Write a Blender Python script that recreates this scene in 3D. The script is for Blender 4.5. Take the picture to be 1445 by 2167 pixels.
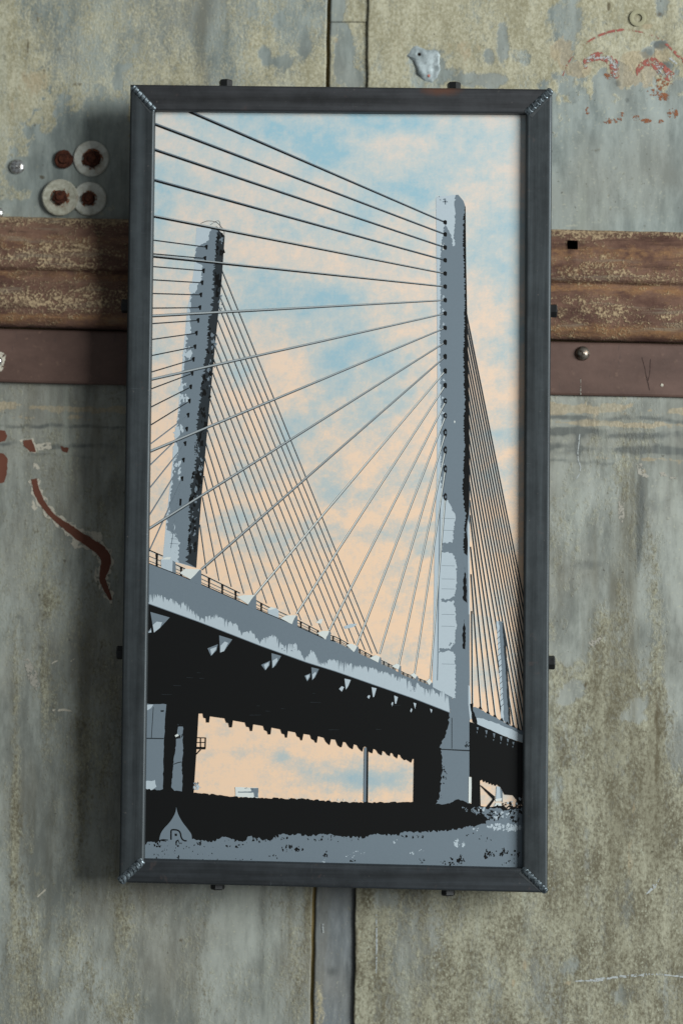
import bpy, math, random
import numpy as np
from mathutils import Vector, Matrix
from mathutils.geometry import tessellate_polygon

for o in list(bpy.data.objects):
    bpy.data.objects.remove(o)
SC = bpy.context.scene
COL = SC.collection

# ---------------------------------------------------------------- camera
# metres; wall face at y = 0, camera on the -y side; frame front at y = FRONT
FRONT = -0.060
CAM = np.array([0.0619, FRONT - 2.1529, -0.10887])
RIGHT = np.array([0.99958879, 0.02606741, 0.01194778])
DOWN = np.array([0.01093075, 0.03881506, -0.99918662])
FWD = np.array([-0.02650996, 0.99890634, 0.03851417])
PW, PH = 1445.0, 2167.0
LENS, SENS_H = 50.0, 22.345
FPX = LENS / SENS_H * PH
cd = bpy.data.cameras.new('camera')
cam = bpy.data.objects.new('camera', cd)
COL.objects.link(cam)
cd.sensor_fit = 'VERTICAL'
cd.sensor_height = SENS_H
cd.sensor_width = SENS_H
cd.lens = LENS
cd.clip_start = 0.05
cd.clip_end = 50
cd.dof.use_dof = True
cd.dof.focus_distance = 2.16
cd.dof.aperture_fstop = 1.15
M = Matrix.Identity(4)
for i in range(3):
    M[i][0] = RIGHT[i]; M[i][1] = -DOWN[i]; M[i][2] = -FWD[i]; M[i][3] = CAM[i]
cam.matrix_world = M
SC.camera = cam

# ---------------------------------------------------------------- light
wd = bpy.data.worlds.new('World'); SC.world = wd; wd.use_nodes = True
bg = wd.node_tree.nodes['Background']
bg.inputs['Color'].default_value = (0.94, 1.0, 1.04, 1)
bg.inputs['Strength'].default_value = 0.135

def area(name, loc, target, sx, sy, power, col):
    ld = bpy.data.lights.new(name, 'AREA'); ld.shape = 'RECTANGLE'
    ld.size = sx; ld.size_y = sy; ld.energy = power; ld.color = col
    o = bpy.data.objects.new(name, ld); COL.objects.link(o)
    o.location = loc
    o.rotation_euler = (Vector(target) - Vector(loc)).to_track_quat('-Z', 'Y').to_euler()
    return o
area('window_light', (3.6, -2.9, 0.80), (0, 0, -0.02), 2.5, 2.3, 322, (0.97, 1.0, 1.0))

SC.view_settings.view_transform = 'Standard'
SC.view_settings.look = 'None'
SC.view_settings.gamma = 1
SC.view_settings.exposure = 0
SC.view_settings.use_curve_mapping = False
SC.render.engine = 'CYCLES'
SC.cycles.use_denoising = True
SC.cycles.max_bounces = 6

# ---------------------------------------------------------------- helpers
rng = random.Random(7)

def W(px, py, y):
    """point of the photograph (pixels) on the upright plane at depth y"""
    d = FWD + RIGHT * ((px - PW / 2) / FPX) + DOWN * ((py - PH / 2) / FPX)
    t = (y - CAM[1]) / d[1]
    p = CAM + d * t
    return (p[0], y, p[2])

def WA(px, py, y):
    px = np.asarray(px, float); py = np.asarray(py, float)
    d = FWD[None] + RIGHT[None] * ((px - PW / 2) / FPX)[:, None] + DOWN[None] * ((py - PH / 2) / FPX)[:, None]
    t = (y - CAM[1]) / d[:, 1]
    p = CAM[None] + d * t[:, None]
    p[:, 1] = y
    return p

PXM = 2.2 / FPX           # about one photo pixel in metres near the wall

def vhash(ix, iy, s):
    h = (ix.astype(np.int64) * 374761393 + iy.astype(np.int64) * 668265263 + s * 1442695041) & 0x7fffffff
    h = ((h ^ (h >> 13)) * 1274126177) & 0x7fffffff
    return ((h ^ (h >> 16)) & 0xffff) / 65535.0

def vnoise(x, y, s=0):
    x = np.asarray(x, float); y = np.asarray(y, float)
    ix = np.floor(x); iy = np.floor(y); fx = x - ix; fy = y - iy
    fx = fx * fx * (3 - 2 * fx); fy = fy * fy * (3 - 2 * fy)
    a = vhash(ix, iy, s); b = vhash(ix + 1, iy, s); c = vhash(ix, iy + 1, s); d = vhash(ix + 1, iy + 1, s)
    return (a + (b - a) * fx) * (1 - fy) + (c + (d - c) * fx) * fy

def fbm(x, y, s=0, n=5):
    v = 0; a = 0.5; t = 0
    for i in range(n):
        v = v + a * vnoise(x * 2 ** i, y * 2 ** i, s + i * 17); t += a; a *= 0.55
    return v / t

def s2l(c):
    return tuple((v / 255 / 12.92 if v / 255 <= .04045 else ((v / 255 + .055) / 1.055) ** 2.4) for v in c)

def put(name, mesh, mats, parent=None, **props):
    for m in (mats if isinstance(mats, (list, tuple)) else [mats]):
        mesh.materials.append(m)
    o = bpy.data.objects.new(name, mesh); COL.objects.link(o)
    if parent: o.parent = parent
    for k, v in props.items(): o[k] = v
    return o

def mk(name, verts, faces, mats, parent=None, origin=None, smooth=False, midx=None, **props):
    v = np.asarray(verts, float)
    loc = None
    if origin is not None:
        loc = np.asarray(origin, float)
    me = bpy.data.meshes.new(name)
    vv = v if loc is None else v - loc
    me.from_pydata([tuple(p) for p in vv], [], [tuple(f) for f in faces])
    if midx is not None:
        me.polygons.foreach_set('material_index', midx)
    if smooth:
        me.polygons.foreach_set('use_smooth', [True] * len(me.polygons))
    me.update()
    o = put(name, me, mats, parent, **props)
    if loc is not None:
        o.location = loc if parent is None else (Vector(loc) - world_loc(parent))
    elif parent is not None:
        o.location = -world_loc(parent)
    return o

def world_loc(o):
    v = Vector((0, 0, 0))
    while o is not None:
        v = v + o.location; o = o.parent
    return v

def empty(name, loc, **props):
    o = bpy.data.objects.new(name, None); COL.objects.link(o); o.location = loc
    o.empty_display_size = 0.02
    for k, v in props.items(): o[k] = v
    return o

class G:
    """small node graph helper"""
    def __init__(s, name):
        s.m = bpy.data.materials.new(name); s.m.use_nodes = True
        s.t = s.m.node_tree; s.n = s.t.nodes; s.l = s.t.links
        s.b = s.n['Principled BSDF']
    def set(s, sock, v):
        if hasattr(v, 'is_linked') or isinstance(v, bpy.types.NodeSocket): s.l.new(v, sock)
        else:
            if sock.type == 'RGBA' and len(v) == 3: v = (*v, 1)
            sock.default_value = v
    def pos(s, scale=(1, 1, 1)):
        g = s.n.new('ShaderNodeNewGeometry')
        mp = s.n.new('ShaderNodeMapping'); mp.inputs['Scale'].default_value = scale
        s.l.new(g.outputs['Position'], mp.inputs['Vector'])
        return mp.outputs['Vector']
    def noise(s, scale, detail=4, rough=.55, vec=None, dist=0):
        n = s.n.new('ShaderNodeTexNoise'); n.inputs['Scale'].default_value = scale
        n.inputs['Detail'].default_value = detail; n.inputs['Roughness'].default_value = rough
        n.inputs['Distortion'].default_value = dist
        s.l.new(vec if vec is not None else s.pos(), n.inputs['Vector'])
        return n.outputs['Fac']
    def voro(s, scale, vec=None, feature='F1'):
        n = s.n.new('ShaderNodeTexVoronoi'); n.feature = feature; n.inputs['Scale'].default_value = scale
        s.l.new(vec if vec is not None else s.pos(), n.inputs['Vector'])
        return n.outputs['Distance']
    def math(s, op, a, b=0.0, c=None, clamp=False):
        n = s.n.new('ShaderNodeMath'); n.operation = op; n.use_clamp = clamp
        s.set(n.inputs[0], a); s.set(n.inputs[1], b)
        if c is not None: s.set(n.inputs[2], c)
        return n.outputs[0]
    def remap(s, v, a, b, c=0.0, d=1.0, smooth=True):
        n = s.n.new('ShaderNodeMapRange'); n.interpolation_type = 'SMOOTHSTEP' if smooth else 'LINEAR'
        s.set(n.inputs['Value'], v)
        for k, x in zip(('From Min', 'From Max', 'To Min', 'To Max'), (a, b, c, d)): n.inputs[k].default_value = x
        return n.outputs['Result']
    def mix(s, f, a, b, mode='MIX'):
        n = s.n.new('ShaderNodeMix'); n.data_type = 'RGBA'; n.blend_type = mode
        s.set(n.inputs[0], f); s.set(n.inputs[6], a); s.set(n.inputs[7], b)
        return n.outputs[2]
    def attr(s, name):
        n = s.n.new('ShaderNodeAttribute'); n.attribute_name = name
        sp = s.n.new('ShaderNodeSeparateColor'); s.l.new(n.outputs['Color'], sp.inputs[0])
        return sp.outputs[0], sp.outputs[1], sp.outputs[2], n.outputs['Alpha']
    def bump(s, h, strength, dist):
        n = s.n.new('ShaderNodeBump'); n.inputs['Strength'].default_value = strength
        n.inputs['Distance'].default_value = dist
        s.set(n.inputs['Height'], h); s.l.new(n.outputs['Normal'], s.b.inputs['Normal'])
    def out(s, col, rough=.6, metal=0.0, spec=.5):
        s.set(s.b.inputs['Base Color'], col); s.set(s.b.inputs['Roughness'], rough)
        s.set(s.b.inputs['Metallic'], metal); s.b.inputs['Specular IOR Level'].default_value = spec
        return s.m

# ---------------------------------------------------------------- materials
def wall_mat(name, stretch, crust_d, crust_l, zinc_d, zinc_l, grain, gran_amt=1.0, pale_c=s2l((190, 188, 164)), streak=.35):
    g = G(name)
    r, gg, b, a = g.attr('field')
    pst = g.pos((1, 1, stretch)); pf = g.pos((1, 1, .5 + stretch * .5))
    n1 = g.noise(34, 6, .6, pst); n2 = g.noise(190, 5, .65, pst); n3 = g.noise(grain, 3, .6, pf)
    n0 = g.noise(12, 5, .6, pst, .5)
    v = g.math('MULTIPLY_ADD', g.math('SUBTRACT', n0, .5), .8, r)
    v = g.math('MULTIPLY_ADD', g.math('SUBTRACT', n1, .5), 1.1, v)
    v = g.math('MULTIPLY_ADD', g.math('SUBTRACT', n2, .5), 1.3, v)
    v = g.math('MULTIPLY_ADD', g.math('SUBTRACT', n3, .5), 1.3, v)
    mask = g.remap(v, .10, .92)
    # crust
    n4 = g.noise(grain * .8, 4, .75, pf); n5 = g.noise(45, 5, .65, pst)
    cf = g.remap(g.math('MULTIPLY_ADD', g.math('SUBTRACT', n5, .5), .8, n4), .30, .72)
    mid = tuple((x + y) / 2 for x, y in zip(crust_d, crust_l))
    crust = g.mix(cf, tuple(m + (d - m) * gran_amt for m, d in zip(mid, crust_d)),
                  tuple(m + (d - m) * gran_amt for m, d in zip(mid, crust_l)))
    # popcorn-like pale grains
    pale = g.math('MULTIPLY', g.remap(g.voro(grain * .95, pf), .18, .42, 1, 0), g.remap(n2, .48, .62))
    crust = g.mix(g.math('MULTIPLY', pale, .6), crust, pale_c)
    # zinc
    z1 = g.noise(16, 6, .65, g.pos((1, 1, .45)), .4); z2 = g.noise(85, 5, .7, g.pos((1, 1, .25)))
    zf = g.remap(g.math('MULTIPLY_ADD', g.math('SUBTRACT', z2, .5), .7, z1), .3, .72)
    zinc = g.mix(zf, zinc_d, zinc_l)
    hue = g.noise(9, 3, .5)
    zinc = g.mix(g.math('MULTIPLY', g.remap(hue, .4, .7), .35), zinc, s2l((132, 126, 112)))
    speck = g.math('MULTIPLY', g.remap(g.noise(330, 3, .6), .58, .70), g.remap(z1, .42, .60))
    zinc = g.mix(g.math('MULTIPLY', speck, .5), zinc, s2l((182, 182, 160)))
    mott = g.math('MULTIPLY', g.remap(g.noise(240, 4, .7), .56, .70), g.remap(n0, .40, .62))
    zinc = g.mix(g.math('MULTIPLY', mott, .45), zinc, s2l((96, 92, 76)))
    col = g.mix(mask, zinc, crust)
    # warm tan film; also carries the lit ledge below the bar as colour
    tv = g.math('MULTIPLY_ADD', g.math('SUBTRACT', n2, .5), .9, gg)
    tm = g.remap(g.math('MULTIPLY_ADD', g.math('SUBTRACT', n1, .5), .6, tv), .4, .6)
    tanc = g.mix(g.remap(n3, .35, .65), s2l((150, 137, 110)), s2l((178, 164, 136)))
    col = g.mix(g.math('MULTIPLY', tm, .7), col, tanc)
    # dirt and grey-dark stains
    dv = g.math('MULTIPLY_ADD', g.math('SUBTRACT', n2, .5), .9, b)
    dm = g.remap(g.math('MULTIPLY_ADD', g.math('SUBTRACT', n3, .5), .7, dv), .35, .8)
    col = g.mix(g.math('MULTIPLY', dm, .75), col, s2l((78, 68, 48)))
    sv = g.math('MULTIPLY_ADD', g.math('SUBTRACT', n2, .5), .5, a)
    sm = g.remap(sv, .3, .8)
    col = g.mix(g.math('MULTIPLY', sm, .7), col, s2l((72, 78, 78)))
    # long vertical run-off streaks
    st1 = g.noise(20, 5, .6, g.pos((1, 1, .10))); st2 = g.noise(75, 4, .6, g.pos((1, 1, .06)))
    sf = g.math('MULTIPLY_ADD', g.math('SUBTRACT', st2, .5), .6, st1)
    col = g.mix(g.math('MULTIPLY', g.remap(sf, .5, .75), streak), col, s2l((96, 90, 70)))
    col = g.mix(g.math('MULTIPLY', g.remap(sf, .46, .24), streak), col, s2l((168, 174, 162)))
    # tiny pits
    pit = g.remap(g.noise(210, 2, .5), .71, .76)
    col = g.mix(g.math('MULTIPLY', pit, .55), col, s2l((60, 55, 42)))
    h = g.math('MULTIPLY_ADD', n3, mask, g.math('MULTIPLY', mask, .5))
    h = g.math('MULTIPLY_ADD', z1, .6, h)
    g.bump(h, .38, .0008)
    rough = g.remap(mask, 0, 1, .48, .85)
    return g.out(col, rough, 0.0, .35)

WALL_TOP = wall_mat('zinc_sheet_upper', .55, s2l((142, 137, 111)), s2l((187, 184, 160)), s2l((110, 119, 116)), s2l((154, 163, 158)), 460, .95)
WALL_LOW = wall_mat('zinc_sheet_lower', .4, s2l((101, 96, 78)), s2l((163, 162, 141)), s2l((112, 116, 110)), s2l((160, 165, 157)), 420, 1.0, s2l((180, 184, 164)), .5)
WALL_STRIP = wall_mat('zinc_strip', .5, s2l((140, 132, 106)), s2l((184, 178, 152)), s2l((100, 106, 108)), s2l((138, 144, 145)), 420, .8)

def steel_mat(name, base, tint, axis, rust=None):
    g = G(name)
    sc = (1, 1, .025) if axis == 'v' else (.025, 1, 1)
    n1 = g.noise(110, 5, .65, g.pos(sc)); n2 = g.noise(34, 6, .7); n3 = g.noise(260, 3, .6)
    f = g.remap(g.math('MULTIPLY_ADD', g.math('SUBTRACT', n2, .5), .35, g.math('MULTIPLY', n1, 1.2)), .30, .92)
    col = g.mix(f, base, tint)
    rm = g.remap(g.noise(75, 3, .6), .66, .74)
    col = g.mix(g.math('MULTIPLY', rm, .30), col, s2l((96, 82, 78)))
    sp = g.remap(n3, .70, .76)
    col = g.mix(g.math('MULTIPLY', sp, .35), col, s2l((132, 124, 118)))
    if rust is not None:
        gm = g.n.new('ShaderNodeNewGeometry')
        vs = g.n.new('ShaderNodeVectorMath'); vs.operation = 'DISTANCE'
        mp = g.n.new('ShaderNodeMapping'); mp.inputs['Scale'].default_value = (.35, 1, 1)
        g.l.new(gm.outputs['Position'], mp.inputs['Vector'])
        g.l.new(mp.outputs['Vector'], vs.inputs[0]); vs.inputs[1].default_value = (rust[0] * .35, rust[1], rust[2])
        d = g.math('MULTIPLY_ADD', g.math('SUBTRACT', n2, .5), .012, vs.outputs['Value'])
        col = g.mix(g.math('MULTIPLY', g.remap(d, .002, .009, 1, 0), .6), col, s2l((116, 74, 52)))
    scr = g.remap(g.noise(500, 2, .5, g.pos((.06, 1, 1) if axis == 'v' else (1, 1, .06))), .70, .78)
    col = g.mix(g.math('MULTIPLY', scr, .22), col, s2l((128, 136, 140)))
    rough = g.remap(n2, .3, .7, .46, .56)
    g.bump(g.math('ADD', g.math('MULTIPLY', n1, .4), n3), .12, .0004)
    return g.out(col, rough, .55, .5)

RUSTPT = W(930, 188, FRONT)
STEEL_V = steel_mat('hot_rolled_steel_upright', s2l((45, 50, 52)), s2l((76, 83, 86)), 'v')
STEEL_T = steel_mat('hot_rolled_steel_top', s2l((44, 45, 46)), s2l((72, 74, 77)), 'h', RUSTPT)
STEEL_B = steel_mat('hot_rolled_steel_bottom', s2l((42, 45, 47)), s2l((68, 74, 79)), 'h')
g = G('weld_metal'); n = g.noise(400, 3, .6)
WELD = g.out(g.mix(g.remap(n, .35, .65), s2l((58, 66, 70)), s2l((126, 138, 144))), .36, .8)
g = G('black_bolt_steel'); n = g.noise(300, 3, .6)
BOLT = g.out(g.mix(n, s2l((26, 26, 26)), s2l((52, 54, 55))), .45, .5)
g = G('bright_rivet_metal'); n = g.noise(350, 3, .6)
RIVET = g.out(g.mix(g.remap(n, .4, .7), s2l((205, 208, 208)), s2l((130, 126, 120))), .27, .85)
g = G('dull_rivet_metal'); n = g.noise(300, 3, .6)
RIVETD = g.out(g.mix(g.remap(n, .4, .65), s2l((138, 132, 122)), s2l((86, 74, 64))), .33, .8)
g = G('pale_washer_metal'); n = g.noise(180, 5, .7); n2 = g.noise(60, 3, .6)
c = g.mix(g.remap(n, .35, .68), s2l((208, 210, 200)), s2l((178, 178, 164)))
WASH = g.out(g.mix(g.math('MULTIPLY', g.remap(n2, .55, .75), .5), c, s2l((138, 112, 80))), .7, .0, .3)
g = G('weathered_washer_metal'); n = g.noise(180, 5, .7); n2 = g.noise(50, 3, .6)
c = g.mix(g.remap(n, .35, .68), s2l((186, 186, 170)), s2l((152, 150, 132)))
WASH2 = g.out(g.mix(g.math('MULTIPLY', g.remap(n2, .5, .7), .55), c, s2l((120, 84, 58))), .75, .0, .3)
g = G('rusty_bolt_iron'); n = g.noise(260, 4, .7)
RUSTB = g.out(g.mix(g.remap(n, .3, .7), s2l((42, 21, 15)), s2l((88, 50, 35))), .85, 0, .2)
g.bump(n, .6, .001)

# rusted rail
g = G('rusted_rail_steel')
r, gg, b, a = g.attr('field')
ph = g.pos((.55, 1, 1))
n1 = g.noise(40, 6, .65, ph); n2 = g.noise(135, 6, .72, ph); n3 = g.noise(400, 3, .6)
base = g.mix(g.remap(n1, .3, .7), s2l((80, 56, 48)), s2l((120, 92, 76)))
ov = g.math('MULTIPLY_ADD', g.math('SUBTRACT', n2, .5), 1.6, gg)
base = g.mix(g.math('MULTIPLY', g.remap(ov, .25, .8), .85), base, g.mix(n3, s2l((124, 88, 56)), s2l((162, 126, 88))))
fv = g.math('MULTIPLY_ADD', g.math('SUBTRACT', n2, .5), 2.2, g.math('MULTIPLY_ADD', g.math('SUBTRACT', n3, .5), 1.8, r))
fm = g.remap(g.math('MULTIPLY_ADD', g.math('SUBTRACT', g.noise(9, 4, .6, g.pos((.6, 1, 2))), .5), 2.0, g.math('MULTIPLY_ADD', g.math('SUBTRACT', n1, .5), .9, fv)), .25, .85)
pale = g.mix(g.remap(n3, .4, .62), s2l((124, 106, 84)), s2l((174, 154, 122)))
base = g.mix(g.math('MULTIPLY', fm, .85), base, pale)
hs = g.noise(120, 5, .65, g.pos((.10, 1, 1)))
base = g.mix(g.math('MULTIPLY', g.remap(hs, .54, .68), .55), base, s2l((134, 124, 106)))
base = g.mix(g.math('MULTIPLY', g.remap(hs, .46, .32), .6), base, s2l((66, 46, 38)))
dv = g.math('MULTIPLY_ADD', g.math('SUBTRACT', n2, .5), 1.4, b)
base = g.mix(g.math('MULTIPLY', g.remap(dv, .35, .75), .8), base, s2l((58, 42, 38)))
g.bump(g.math('MULTIPLY_ADD', fm, .6, n2), .8, .0016)
RAIL = g.out(base, .8, 0, .25)
g = G('cavity_shade'); CAVITY_SHADE = g.out(g.mix(g.noise(100), s2l((16, 12, 10)), s2l((34, 26, 22))), .9, 0, .1)  # near-black colour stands in for the shade inside the holes
g = G('brown_painted_steel')
n1 = g.noise(18, 6, .65, g.pos((.5, 1, 1))); n2 = g.noise(140, 4, .6); n3 = g.noise(45, 5, .7, g.pos((2.2, 1, .5)))
c = g.mix(g.remap(n1, .3, .7), s2l((78, 60, 53)), s2l((102, 80, 71)))
c = g.mix(g.math('MULTIPLY', g.remap(n2, .6, .75), .35), c, s2l((132, 106, 90)))
c = g.mix(g.math('MULTIPLY', g.remap(n3, .62, .72), .45), c, s2l((66, 56, 54)))
g.bump(n2, .25, .0006)
BROWN = g.out(c, .55, 0, .35)
g = G('dark_backing'); BACK = g.out(g.mix(g.noise(60), s2l((104, 90, 58)), s2l((136, 120, 80))), .9, 0, .1)
g = G('brown_primer'); n = g.noise(40, 4, .6); BPRIM = g.out(g.mix(n, s2l((84, 50, 38)), s2l((118, 73, 57))), .7, 0, .25)
g = G('pale_paint_edge_plain'); n = g.noise(160, 4, .6); PALE = g.out(g.mix(g.remap(n, .35, .7), s2l((150, 148, 136)), s2l((196, 190, 172))), .75, 0, .25)
g = G('bare_metal'); n = g.noise(70, 5, .65)
BARE = g.out(g.mix(g.remap(g.math('MULTIPLY_ADD', g.noise(200, 4, .7), .6, g.math('MULTIPLY', n, .6)), .4, .8), s2l((118, 128, 129)), s2l((176, 188, 190))), .6, .15, .3); g.bump(g.noise(220, 4, .7), .5, .0008)
g = G('red_dab'); REDDAB = g.out(g.mix(g.noise(300), s2l((150, 92, 82)), s2l((176, 118, 106))), .7, 0, .2)
g = G('dark_scratch'); DSCR = g.out(g.mix(g.noise(200, 4), s2l((62, 50, 46)), s2l((84, 66, 60))), .7, 0, .2)
g = G('scratch_metal'); SCR = g.out(g.mix(g.noise(220, 4), s2l((150, 158, 160)), s2l((196, 202, 200))), .5, .2, .4)

def worn(name, c1, c2, thr, scale):
    g = G(name)
    n = g.noise(scale, 5, .7); n2 = g.noise(scale * 2.5, 3, .6)
    m = g.remap(g.math('MULTIPLY_ADD', g.math('SUBTRACT', n2, .5), .5, n), thr, thr + .05)
    g.out(g.mix(n2, c1, c2), .7, 0, .25)
    g.l.new(m, g.b.inputs['Alpha'])
    return g.m
RED_WORN = worn('worn_red_paint', s2l((136, 74, 66)), s2l((164, 100, 88)), .465, 170)
CHIP = worn('dull_paint_chip', s2l((140, 138, 128)), s2l((172, 168, 156)), .44, 190)
LETTER_WHITE = worn('worn_pale_paint', s2l((150, 154, 152)), s2l((186, 188, 184)), .50, 190)
PALE = worn('worn_pale_paint_edge', s2l((168, 164, 148)), s2l((206, 200, 184)), .40, 150)
SCR = worn('worn_scratch', s2l((146, 152, 152)), s2l((186, 192, 190)), .42, 200)
RUST_CHIP = worn('rust_speckle', s2l((112, 66, 42)), s2l((146, 96, 66)), .50, 190)

# print inks
def ink_mat(name, c, grain=.06, rough=.42):
    g = G(name); l = s2l(c)
    n = g.noise(700, 2, .5); n2 = g.noise(14, 4, .6)
    f = g.math('MULTIPLY_ADD', g.math('SUBTRACT', n2, .5), .6, n)
    return g.out(g.mix(f, tuple(x * (1 - grain) for x in l), tuple(x * (1 + grain) for x in l)), rough, 0, .25)
INK = {'k': ink_mat('black_ink', (17, 18, 18)), 'd': ink_mat('charcoal_ink', (44, 50, 54)),
       'm': ink_mat('slate_ink', (112, 125, 134), .05), 'l': ink_mat('pale_blue_ink', (180, 193, 200), .05),
       'w': ink_mat('white_ink', (214, 220, 216), .04), 'c': ink_mat('cable_grey_ink', (160, 168, 170), .04),
       's': ink_mat('cream_ink', (238, 210, 180), .03)}
KEYS = list(INK)
g = G('sky_ink')
r, gg, b, a = g.attr('field')
n1 = g.noise(95, 9, .82); n2 = g.noise(650, 2, .6)
weave = g.noise(420, 2, .5, g.pos((.25, 1, 1))); weave2 = g.noise(420, 2, .5, g.pos((1, 1, .25)))
f = g.math('MULTIPLY_ADD', g.math('SUBTRACT', n1, .5), 1.25, r)
f = g.math('MULTIPLY_ADD', g.math('SUBTRACT', n2, .5), .3, f)
f = g.math('MULTIPLY_ADD', g.math('SUBTRACT', g.math('ADD', weave, weave2), 1.0), .16, f, clamp=True)
cream = g.mix(gg, s2l((230, 212, 197)), s2l((240, 208, 177)))
mid_ = g.mix(gg, s2l((194, 203, 202)), s2l((188, 194, 190)))
blue = g.mix(gg, s2l((154, 191, 204)), s2l((158, 184, 193)))
col = g.mix(g.remap(f, 0.0, .5, smooth=False), cream, mid_)
col = g.mix(g.remap(f, .5, 1.0, smooth=False), col, blue)
SKYINK = g.out(col, .42, 0, .25)
g = G('panel_board'); BOARD = g.out(s2l((150, 140, 125)), .7)

# ---------------------------------------------------------------- wall
def wob1(y, k): return 2.4 * (math.sin(y * .011 + k) * .5 + math.sin(y * .037 + 2 * k) * .3 + math.sin(y * .093 + 3 * k) * .2)
def seam(y): return 696 - y * (36 / 2167.0) + wob1(y, 1) * .6
def strip_r(y): return 780 - y * (33 / 2167.0) + wob1(y, 4) * .8

def blobs(px, py, lst):
    v = np.zeros_like(px)
    for (cx, cy, rx, ry, s) in lst:
        d = ((px - cx) / rx) ** 2 + ((py - cy) / ry) ** 2
        v += s * np.exp(-d * 1.1)
    return v
def plates(px, py, lst, soft=.25, seed=3, wob=.5):
    """solid patches with a firm uneven edge"""
    v = np.zeros_like(px)
    w = (fbm(px / 26.0, py / 26.0, seed, 6) - .5) * wob * 1.5 + (fbm(px / 9.0, py / 11.0, seed + 50, 3) - .5) * wob * .8
    for (cx, cy, rx, ry, s) in lst:
        d = np.sqrt(((px - cx) / rx) ** 2 + ((py - cy) / ry) ** 2) + w
        v += s * np.clip((1 + soft - d) / (2 * soft), 0, 1)
    return v

wall = mk('wall', [W(-60, -60, .0028), W(1510, -60, .0028), W(1510, 2230, .0028), W(-60, 2230, .0028)], [(3, 2, 1, 0)], BACK, kind='structure')

def ripple(px, py):
    return (fbm(px / 260.0, py / 260.0, 5, 3) - .5) * .0030 + (fbm(px / 60., py / 60., 8, 3) - .5) * .0006

def sheet(name, x0, x1, y0, y1, depth, fields, mat, thick=.0027, step=4.0):
    """x0,x1 functions of pixel row; grid sheet with thickness, stain fields as attribute"""
    nx = max(3, int(abs(x1(y0) - x0(y0)) / step) + 1); ny = max(3, int((y1 - y0) / step) + 1)
    ty = np.linspace(y0, y1, ny); tx = np.linspace(0, 1, nx)
    PX = np.array([x0(y) + (x1(y) - x0(y)) * tx for y in ty]).ravel(); PY = np.repeat(ty, nx)
    P = WA(PX, PY, depth)
    # the sheet is not dead flat
    P[:, 1] += ripple(PX, PY)
    F = fields(PX, PY)
    i = np.arange(nx * ny).reshape(ny, nx)
    q = np.stack([i[1:, :-1], i[1:, 1:], i[:-1, 1:], i[:-1, :-1]], -1).reshape(-1, 4)
    ring = np.concatenate([i[0, :], i[1:, -1], i[-1, -2::-1], i[-2:0:-1, 0]])
    Bk = P[ring].copy(); Bk[:, 1] += thick
    n0 = len(P); k = len(ring)
    side = [(ring[j], ring[(j + 1) % k], n0 + (j + 1) % k, n0 + j) for j in range(k)]
    V = np.vstack([P, Bk])
    me = bpy.data.meshes.new(name)
    me.from_pydata(V.tolist(), [], q.tolist() + [tuple(int(a) for a in s) for s in side])
    A = me.attributes.new('field', 'FLOAT_COLOR', 'POINT')
    FA = np.zeros((len(V), 4), np.float32)
    FA[:n0] = F; FA[n0:] = F[ring]
    A.data.foreach_set('color', FA.ravel())
    sm = np.zeros(len(me.polygons), bool); sm[:len(q)] = True
    me.polygons.foreach_set('use_smooth', sm)
    me.update()
    return put(name, me, mat, wall)

def pack(r, g, b, a): return np.stack([r, g, b, a], -1)

def f_ul(x, y):
    r = .60 + (fbm(x / 110., y / 140., 21) - .5) * .9
    r += blobs(x, y, [(455, 90, 55, 130, -.65), (620, 60, 50, 70, -.15), (330, 90, 60, 60, -.2), (160, 110, 60, 60, -.25), (40, 60, 60, 60, .1), (60, 250, 90, 90, .35), (230, 180, 40, 30, .2), (560, 90, 40, 40, .3)])
    r += plates(x, y, [(185, 345, 112, 118, -1.5), (262, 142, 16, 8, -.9), (250, 160, 9, 26, -.9), (560, 120, 12, 18, -.9), (600, 130, 20, 14, -.9), (36, 353, 24, 26, -1.2), (70, 440, 90, 22, -.8), (645, 100, 12, 30, -.6), (590, 40, 10, 14, -.8)], .3, 3, .9)
    t = blobs(x, y, [(80, 170, 60, 60, .5), (220, 165, 60, 35, .35), (530, 110, 40, 60, .4), (640, 150, 40, 40, .35), (20, 230, 30, 30, .4), (70, 290, 40, 60, .25), (640, 60, 30, 30, .3)])
    d = blobs(x, y, [(60, 100, 4, 22, .9), (10, 120, 6, 18, .7), (78, 30, 18, 40, .5), (95, 150, 6, 5, .8), (165, 178, 22, 6, .7), (125, 105, 8, 10, .6), (75, 265, 5, 5, .9), (55, 160, 6, 4, .8), (90, 375, 8, 5, 1.0)])
    a = plates(x, y, [(185, 345, 105, 112, .38)], .3) + blobs(x, y, [(455, 90, 30, 90, .15)])
    return pack(r, t, d, a)
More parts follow.
